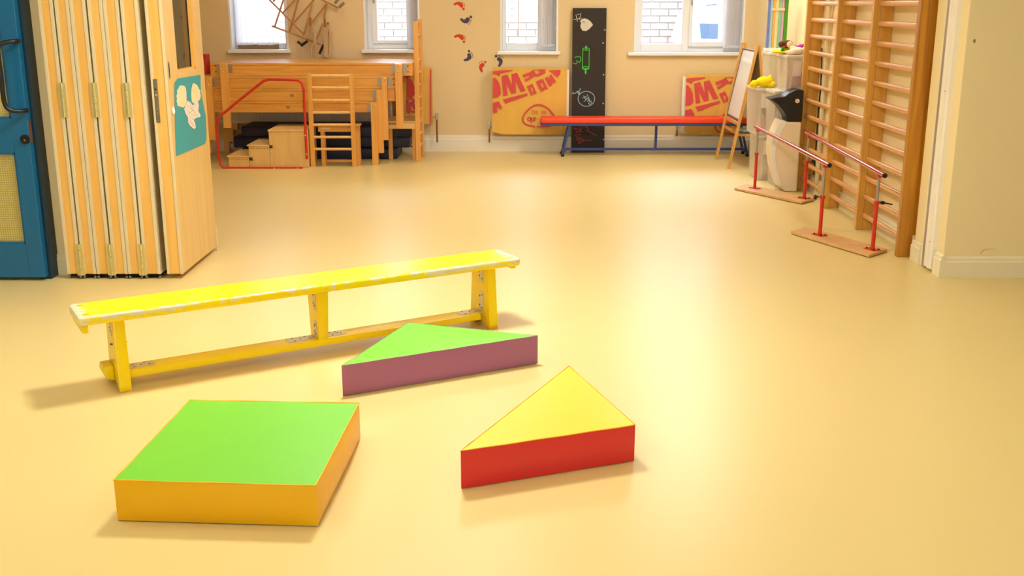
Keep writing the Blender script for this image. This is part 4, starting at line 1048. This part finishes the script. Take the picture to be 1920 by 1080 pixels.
for k, (b_, tx, ty) in PT.items():
    h_ = onY(tx, ty, b_.y).z; posts[k] = (b_, h_)
    hm = {'f1': 287, 'f2': 302, 'n1': 368, 'n2': 378}[k]; zm = onY(tx, hm, b_.y).z
    ps = obj('post', cyl(b_+Vector((0, 0, .002)), (b_.x, b_.y, zm), .0125, 14), M['redtube'], pb, smooth=True)
    obj('inner_tube', cyl((b_.x, b_.y, zm), (b_.x, b_.y, h_), .009, 12), M['steel'], ps, smooth=True)
    obj('collar', cyl((b_.x, b_.y, zm-.016), (b_.x, b_.y, zm+.004), .017, 14), M['redtube'], ps, smooth=True)
    fr = {'f1': farp, 'f2': farp, 'n1': nearp, 'n2': nearp}[k]
    d_ = (fr[3]-fr[0]).normalized(); ang = math.atan2(d_.y, d_.x)
    mt = Matrix.Translation(b_) @ Matrix.Rotation(ang, 4, 'Z')
    obj('foot_plate', box(-.045, .045, -.032, .032, 0, .004, .001, mat=mt), M['redtube'], ps)
    bm = nb()
    for sx_ in ((-.033, .018), (.033, .018), (.033, -.018), (-.033, -.018)):
        c_ = mt @ Vector((sx_[0], sx_[1], .004)); cyl(c_, c_+Vector((0, 0, .007 if k != 'f1' else .003)), .006, 8, bm)
    obj('bolts', bm, M['black'] if k != 'f1' else M['redtube'], ps)
    if k in ('n1', 'f2'):
        s_ = -1 if k == 'n1' else 1
        c_ = Vector((b_.x, b_.y, zm-.005)); e_ = c_+Vector((s_*.045, 0, 0)); bm = nb()
        cyl(c_, e_, .003, 8, bm); ball(e_, .010, bm, 10)
        for aa in range(4):
            dv_ = Vector((0, math.cos(aa*1.571+.3), math.sin(aa*1.571+.3)))*.017+Vector((s_*.004, 0, 0)); cyl(e_, e_+dv_, .006, 8, bm)
            dv_ = Vector((math.cos(aa*1.571+.3), 0, math.sin(aa*1.571+.3)))*.016; cyl(e_, e_+dv_, .005, 8, bm)
        obj('clamp_knob', bm, M['black'], ps, smooth=True)
    if k == 'n2':
        c_ = Vector((b_.x, b_.y, zm-.006)); e_ = c_+Vector((.035, 0, 0)); bm = nb()
        cyl(c_, e_, .005, 8, bm); cyl(e_-Vector((.01, 0, 0)), e_+Vector((.012, 0, -.003)), .011, 10, bm); cyl(e_, e_+Vector((.062, 0, -.012)), .0045, 8, bm)
        obj('clamp_lever', bm, M['black'], ps, smooth=True)
def rail(kf, kn, fa, na):
    A_ = Vector((posts[kf][0].x, posts[kf][0].y, posts[kf][1])); B_ = Vector((posts[kn][0].x, posts[kn][0].y, posts[kn][1])); d_ = B_-A_; up = Vector((0, 0, .014))
    a = A_-d_*fa+up; b2 = B_+d_*na+up
    r_ = obj('rail', cyl(a, b2, .0145, 16), M['redrail'], pb, smooth=True)
    dn = d_.normalized()
    obj('end_cap', cyl(b2, b2+dn*.004, .0152, 16), M['black'], r_); obj('end_cap', cyl(a-dn*.004, a, .0152, 16), M['black'], r_)
    for q in (A_, B_): obj('saddle', box(q.x-.013, q.x+.013, q.y-.018, q.y+.018, q.z-.016, q.z+.004, .004), M['redtube'], r_)
rail('f1', 'n1', .05, .05); rail('f2', 'n2', .05, .06)

# ---------------------------------------------------------------- storage boxes and toys
def sbox(label, x0, x1, y0, y1, z0, z1, lab=True):
    t_ = thing('storage_box', label, 'box', ((x0+x1)/2, (y0+y1)/2, z0), group='clear plastic storage boxes')
    th = .004; bm = nb()
    dx, dy = .012, .012
    vs = []
    def quadwall(p0, p1, p2, p3, n_): prism([p0, p1, p2, p3], Vector(n_)*th, bm=bm)
    zt_1 = z1-.02
    lo = [(x0+dx, y0+dy, z0), (x1-dx, y0+dy, z0), (x1-dx, y1-dy, z0), (x0+dx, y1-dy, z0)]; hi = [(x0, y0, zt_1), (x1, y0, zt_1), (x1, y1, zt_1), (x0, y1, zt_1)]
    nr = [(0, 1, 0), (-1, 0, 0), (0, -1, 0), (1, 0, 0)]
    for i in range(4): quadwall(lo[i], lo[(i+1) % 4], hi[(i+1) % 4], hi[i], nr[i])
    prism(lo, (0, 0, th), bm=bm)
    obj('bin', bm, M['box'], t_)
    bm = nb(); box(x0-.006, x1+.004, y0-.008, y1+.004, z1-.024, z1-.003, .004, bm=bm); box(x0+.02, x1-.02, y0+.02, y1-.02, z1-.004, z1, .0015, bm=bm)
    obj('lid', bm, M['boxlid'], t_)
    for xx in (x0+.03, x1-.05): obj('rib', box(xx, xx+.02, y0+.001, y0+.007, z0+.03, z1-.04, .002), M['box'], t_)
    if lab: obj('label_card', box(x0+.05, x0+.12, y0-.001, y0+.001, z1-.17, z1-.05), M['paper'], t_)
    return t_
def toy(label, c, blobs, cat='toy'):
    t_ = thing('soft_toy', label, cat, c)
    for nm, off, r_, mt in blobs: obj(nm, ball(Vector(c)+Vector(off), r_, seg=14), M[mt], t_, smooth=True)
    return t_
zc = .80
AX0, AX1 = 2.06, 2.46
# far column
sbox('clear storage box, lower one of the far column beside the easel', 2.125, AX1, 9.27, 9.62, 0, .40)
sbox('clear storage box, upper one of the far column under the yellow soft toy', 2.08, AX1, 9.26, 9.62, .402, zc)
sbox('clear storage box, lower one of the near column behind the penguin bin', 2.20, AX1, 8.93, 9.235, 0, .40)
sbox('clear storage box, upper one of the near column behind the penguin head', 2.16, AX1, 8.92, 9.235, .402, zc)
sbox('clear box on top of the near column next to the wall bars', 2.235, AX1, 8.90, 9.235, zc+.002, 1.09)
sbox('clear box standing at the back of the far column top', 2.20, AX1, 9.38, 9.62, zc+.002, 1.09, lab=False)
# contents
toy('pink and cream toys inside the upper far storage box', (2.26, 9.42, .406), [('toy_lump', (-.05, -.06, .07), (.08, .07, .07), 'pinkish'), ('toy_lump', (.05, .02, .09), (.09, .08, .09), 'wplush'), ('toy_lump', (-.02, .02, .19), (.08, .07, .06), 'bplush')])
toy('pale toys inside the lower far storage box', (2.29, 9.44, .004), [('toy_lump', (-.03, -.05, .08), (.08, .07, .08), 'wplush'), ('toy_lump', (.05, .03, .10), (.07, .08, .10), 'papr'), ('toy_lump', (-.02, .0, .22), (.07, .07, .06), 'pinkish')])
toy('tan and red toys inside the upper near storage box', (2.30, 9.07, .406), [('toy_lump', (-.04, -.03, .08), (.07, .08, .08), 'papr'), ('toy_lump', (.05, .02, .09), (.06, .08, .09), 'cloth'), ('toy_lump', (-.01, .0, .2), (.07, .07, .06), 'wplush')])
toy('pink and white toys inside the lower near storage box', (2.32, 9.08, .004), [('toy_lump', (-.03, -.03, .07), (.06, .08, .07), 'pinkish'), ('toy_lump', (.06, .02, .09), (.05, .08, .09), 'wplush'), ('toy_lump', (-.01, .0, .2), (.06, .07, .06), 'papr')])
toy('pink toy inside the topmost clear box by the wall bars', (2.34, 9.07, zc+.006), [('toy_lump', (.01, -.02, .08), (.07, .08, .08), 'pinkish'), ('toy_lump', (-.03, .02, .17), (.05, .08, .05), 'wplush')])
# yellow plush on the far column
toy('furry yellow soft toy lying on the far storage column', (2.12, 9.30, zc), [('body', (.035, 0, .047), (.075, .055, .047), 'yplush'), ('head', (-.05, -.01, .032), (.036, .036, .032), 'yplush'), ('ear', (-.075, -.02, .022), (.022, .02, .022), 'yplush'), ('leg', (.09, -.02, .028), (.04, .03, .028), 'yplush'), ('leg', (.085, .02, .075), (.022, .02, .03), 'yplush')])
# toys on the top boxes
zt6 = 1.09
t_ = thing('yellow_hat', 'flat yellow cloth hat on the topmost clear boxes', 'hat', (2.25, 9.15, zt6))
bm = nb(); ball((2.27, 9.10, zt6+.018), (.12, .10, .018), bm, 24); obj('brim', bm, M['yplush'], t_, smooth=True)
obj('crown', ball((2.30, 9.12, zt6+.035), (.07, .07, .03)), M['yplush'], t_, smooth=True)
obj('green_badge', ball((2.225, 9.02, zt6+.035), (.016, .008, .025)), M['gplush'], t_, smooth=True)
toy('small brown and cream soft toy on the yellow hat', (2.27, 9.06, zt6+.05), [('body', (0, 0, .03), (.045, .035, .032), 'bplush'), ('head', (-.05, -.005, .028), (.026, .026, .026), 'bplush'), ('muzzle', (.01, -.032, .028), (.026, .012, .026), 'wplush'), ('paw', (-.03, -.02, .008), (.016, .014, .012), 'redrail')])
toy('cream soft toy lying at the front of the topmost clear box', (2.33, 8.96, zt6), [('body', (0, 0, .03), (.065, .05, .03), 'wplush'), ('head', (.07, -.01, .035), (.04, .035, .035), 'wplush'), ('leg', (-.06, -.02, .018), (.045, .02, .018), 'wplush'), ('leg', (-.03, .02, .05), (.03, .02, .02), 'papr')])
toy('purple cloth toy behind the cream soft toy', (2.37, 9.05, zt6+.0), [('body', (-.03, .03, .035), (.06, .04, .035), 'pplush'), ('fold', (.03, .03, .06), (.04, .03, .02), 'pplush')])
toy('small orange and green toy against the wall bars post', (2.41, 8.93, zt6+.03), [('body', (0, 0, .045), (.025, .025, .045), 'oplush'), ('head', (0, 0, .10), (.018, .018, .02), 'gplush')])
# coloured bar rack on the far top box
RYk = 9.5
rk = thing('coloured_rack', 'upright rack of coloured bars standing above the storage boxes', 'rack', (2.33, RYk, zt6))
K4 = lambda px: onY(px, 40, RYk).x
zz0 = zt6+.0
cols = [('bar_blue', 1439, 1443.5, (110, 130, 200)), ('l', 1444.5, 1448, (160, 205, 235)), ('o', 1449, 1452.5, (240, 180, 70)), ('c', 1453.5, 1458, (246, 220, 160)), ('t', 1459.5, 1464, (130, 205, 160)), ('p', 1465, 1469.5, (206, 170, 200)), ('g', 1470, 1477, (70, 150, 20))]
for i, (nm, a, b_, c_) in enumerate(cols):
    obj('bar', box(K4(a), K4(b_), RYk, RYk+.02, zz0+.03, 1.53, .003), plain('rack_colour_%d' % i, c_, .5), rk)
obj('base', box(K4(1437), K4(1480), RYk-.02, RYk+.06, zz0, zz0+.0295, .004), M['white'], rk)
obj('cross_band', box(K4(1446), K4(1470), RYk-.006, RYk-.0005, onY(1450, 20, RYk).z, onY(1450, 15, RYk).z, .001), M['papr'], rk)
obj('top_bar', box(K4(1437), K4(1480), RYk-.01, RYk+.04, 1.5305, 1.58, .004), M['yplush'], rk)

# penguin bin
PN = 8.70
pg = thing('penguin_bin', 'penguin shaped litter bin, white body and black beaked head', 'bin', (2.3, PN+.1, 0))
def q5(x, y): return onY(1400+x/4, 110+y/4, PN)
bodyp = [(258, 455), (225, 520), (195, 590), (183, 650), (184, 730), (196, 810), (222, 900), (250, 962), (290, 968), (395, 968)]
pts = [q5(*q) for q in bodyp]
zmn = min(p.z for p in pts); pts = [Vector((p.x, p.y, max(0, p.z))) for p in pts]
pts[-1].z = 0; pts[-2].z = 0; pts[-3].z = max(.0, pts[-3].z)
xr_ = 2.335
pts[-1].x = xr_
zn = q5(395, 475).z
pts.append(Vector((xr_, PN, zn))); pts.insert(0, Vector((q5(310, 478).x, PN, zn)))
obj('body', prism(pts, (0, .2, 0), .018, seg=3), M['penw'], pg, smooth=True)
obj('edge_panel', prism([q5(*q)+Vector((0, -.004, 0)) for q in ((258, 455), (305, 478), (268, 540), (240, 600), (222, 660), (216, 740), (226, 820), (250, 900), (265, 955), (250, 955), (222, 900), (196, 810), (184, 730), (183, 650), (195, 590), (225, 520))], (0, .01, 0), .002), M['white'], pg)
hd = [(172, 300), (225, 292), (290, 285), (325, 255), (370, 235), (402, 232), (420, 240)]
pts = [q5(*q) for q in hd]; pts += [Vector((xr_+.005, PN, q5(402, 240).z)), Vector((xr_+.005, PN, q5(400, 478).z+.001))]; pts += [q5(*q) for q in ((308, 475), (302, 440), (280, 400), (245, 355), (205, 322))]
pts = [p for i, p in enumerate(pts) if i != 6]
hdo = obj('head', prism([p+Vector((0, .01, 0)) for p in pts], (0, .18, 0), .012, seg=3), M['black'], pg, smooth=True)
ey = q5(382, 318)
e_ = obj('eye', cyl((ey.x, PN+.004, ey.z), (ey.x, PN+.012, ey.z), .017, 20), M['penw'], hdo); obj('pupil', cyl((ey.x-.004, PN+.002, ey.z), (ey.x-.004, PN+.004, ey.z), .004, 10), M['black'], hdo)
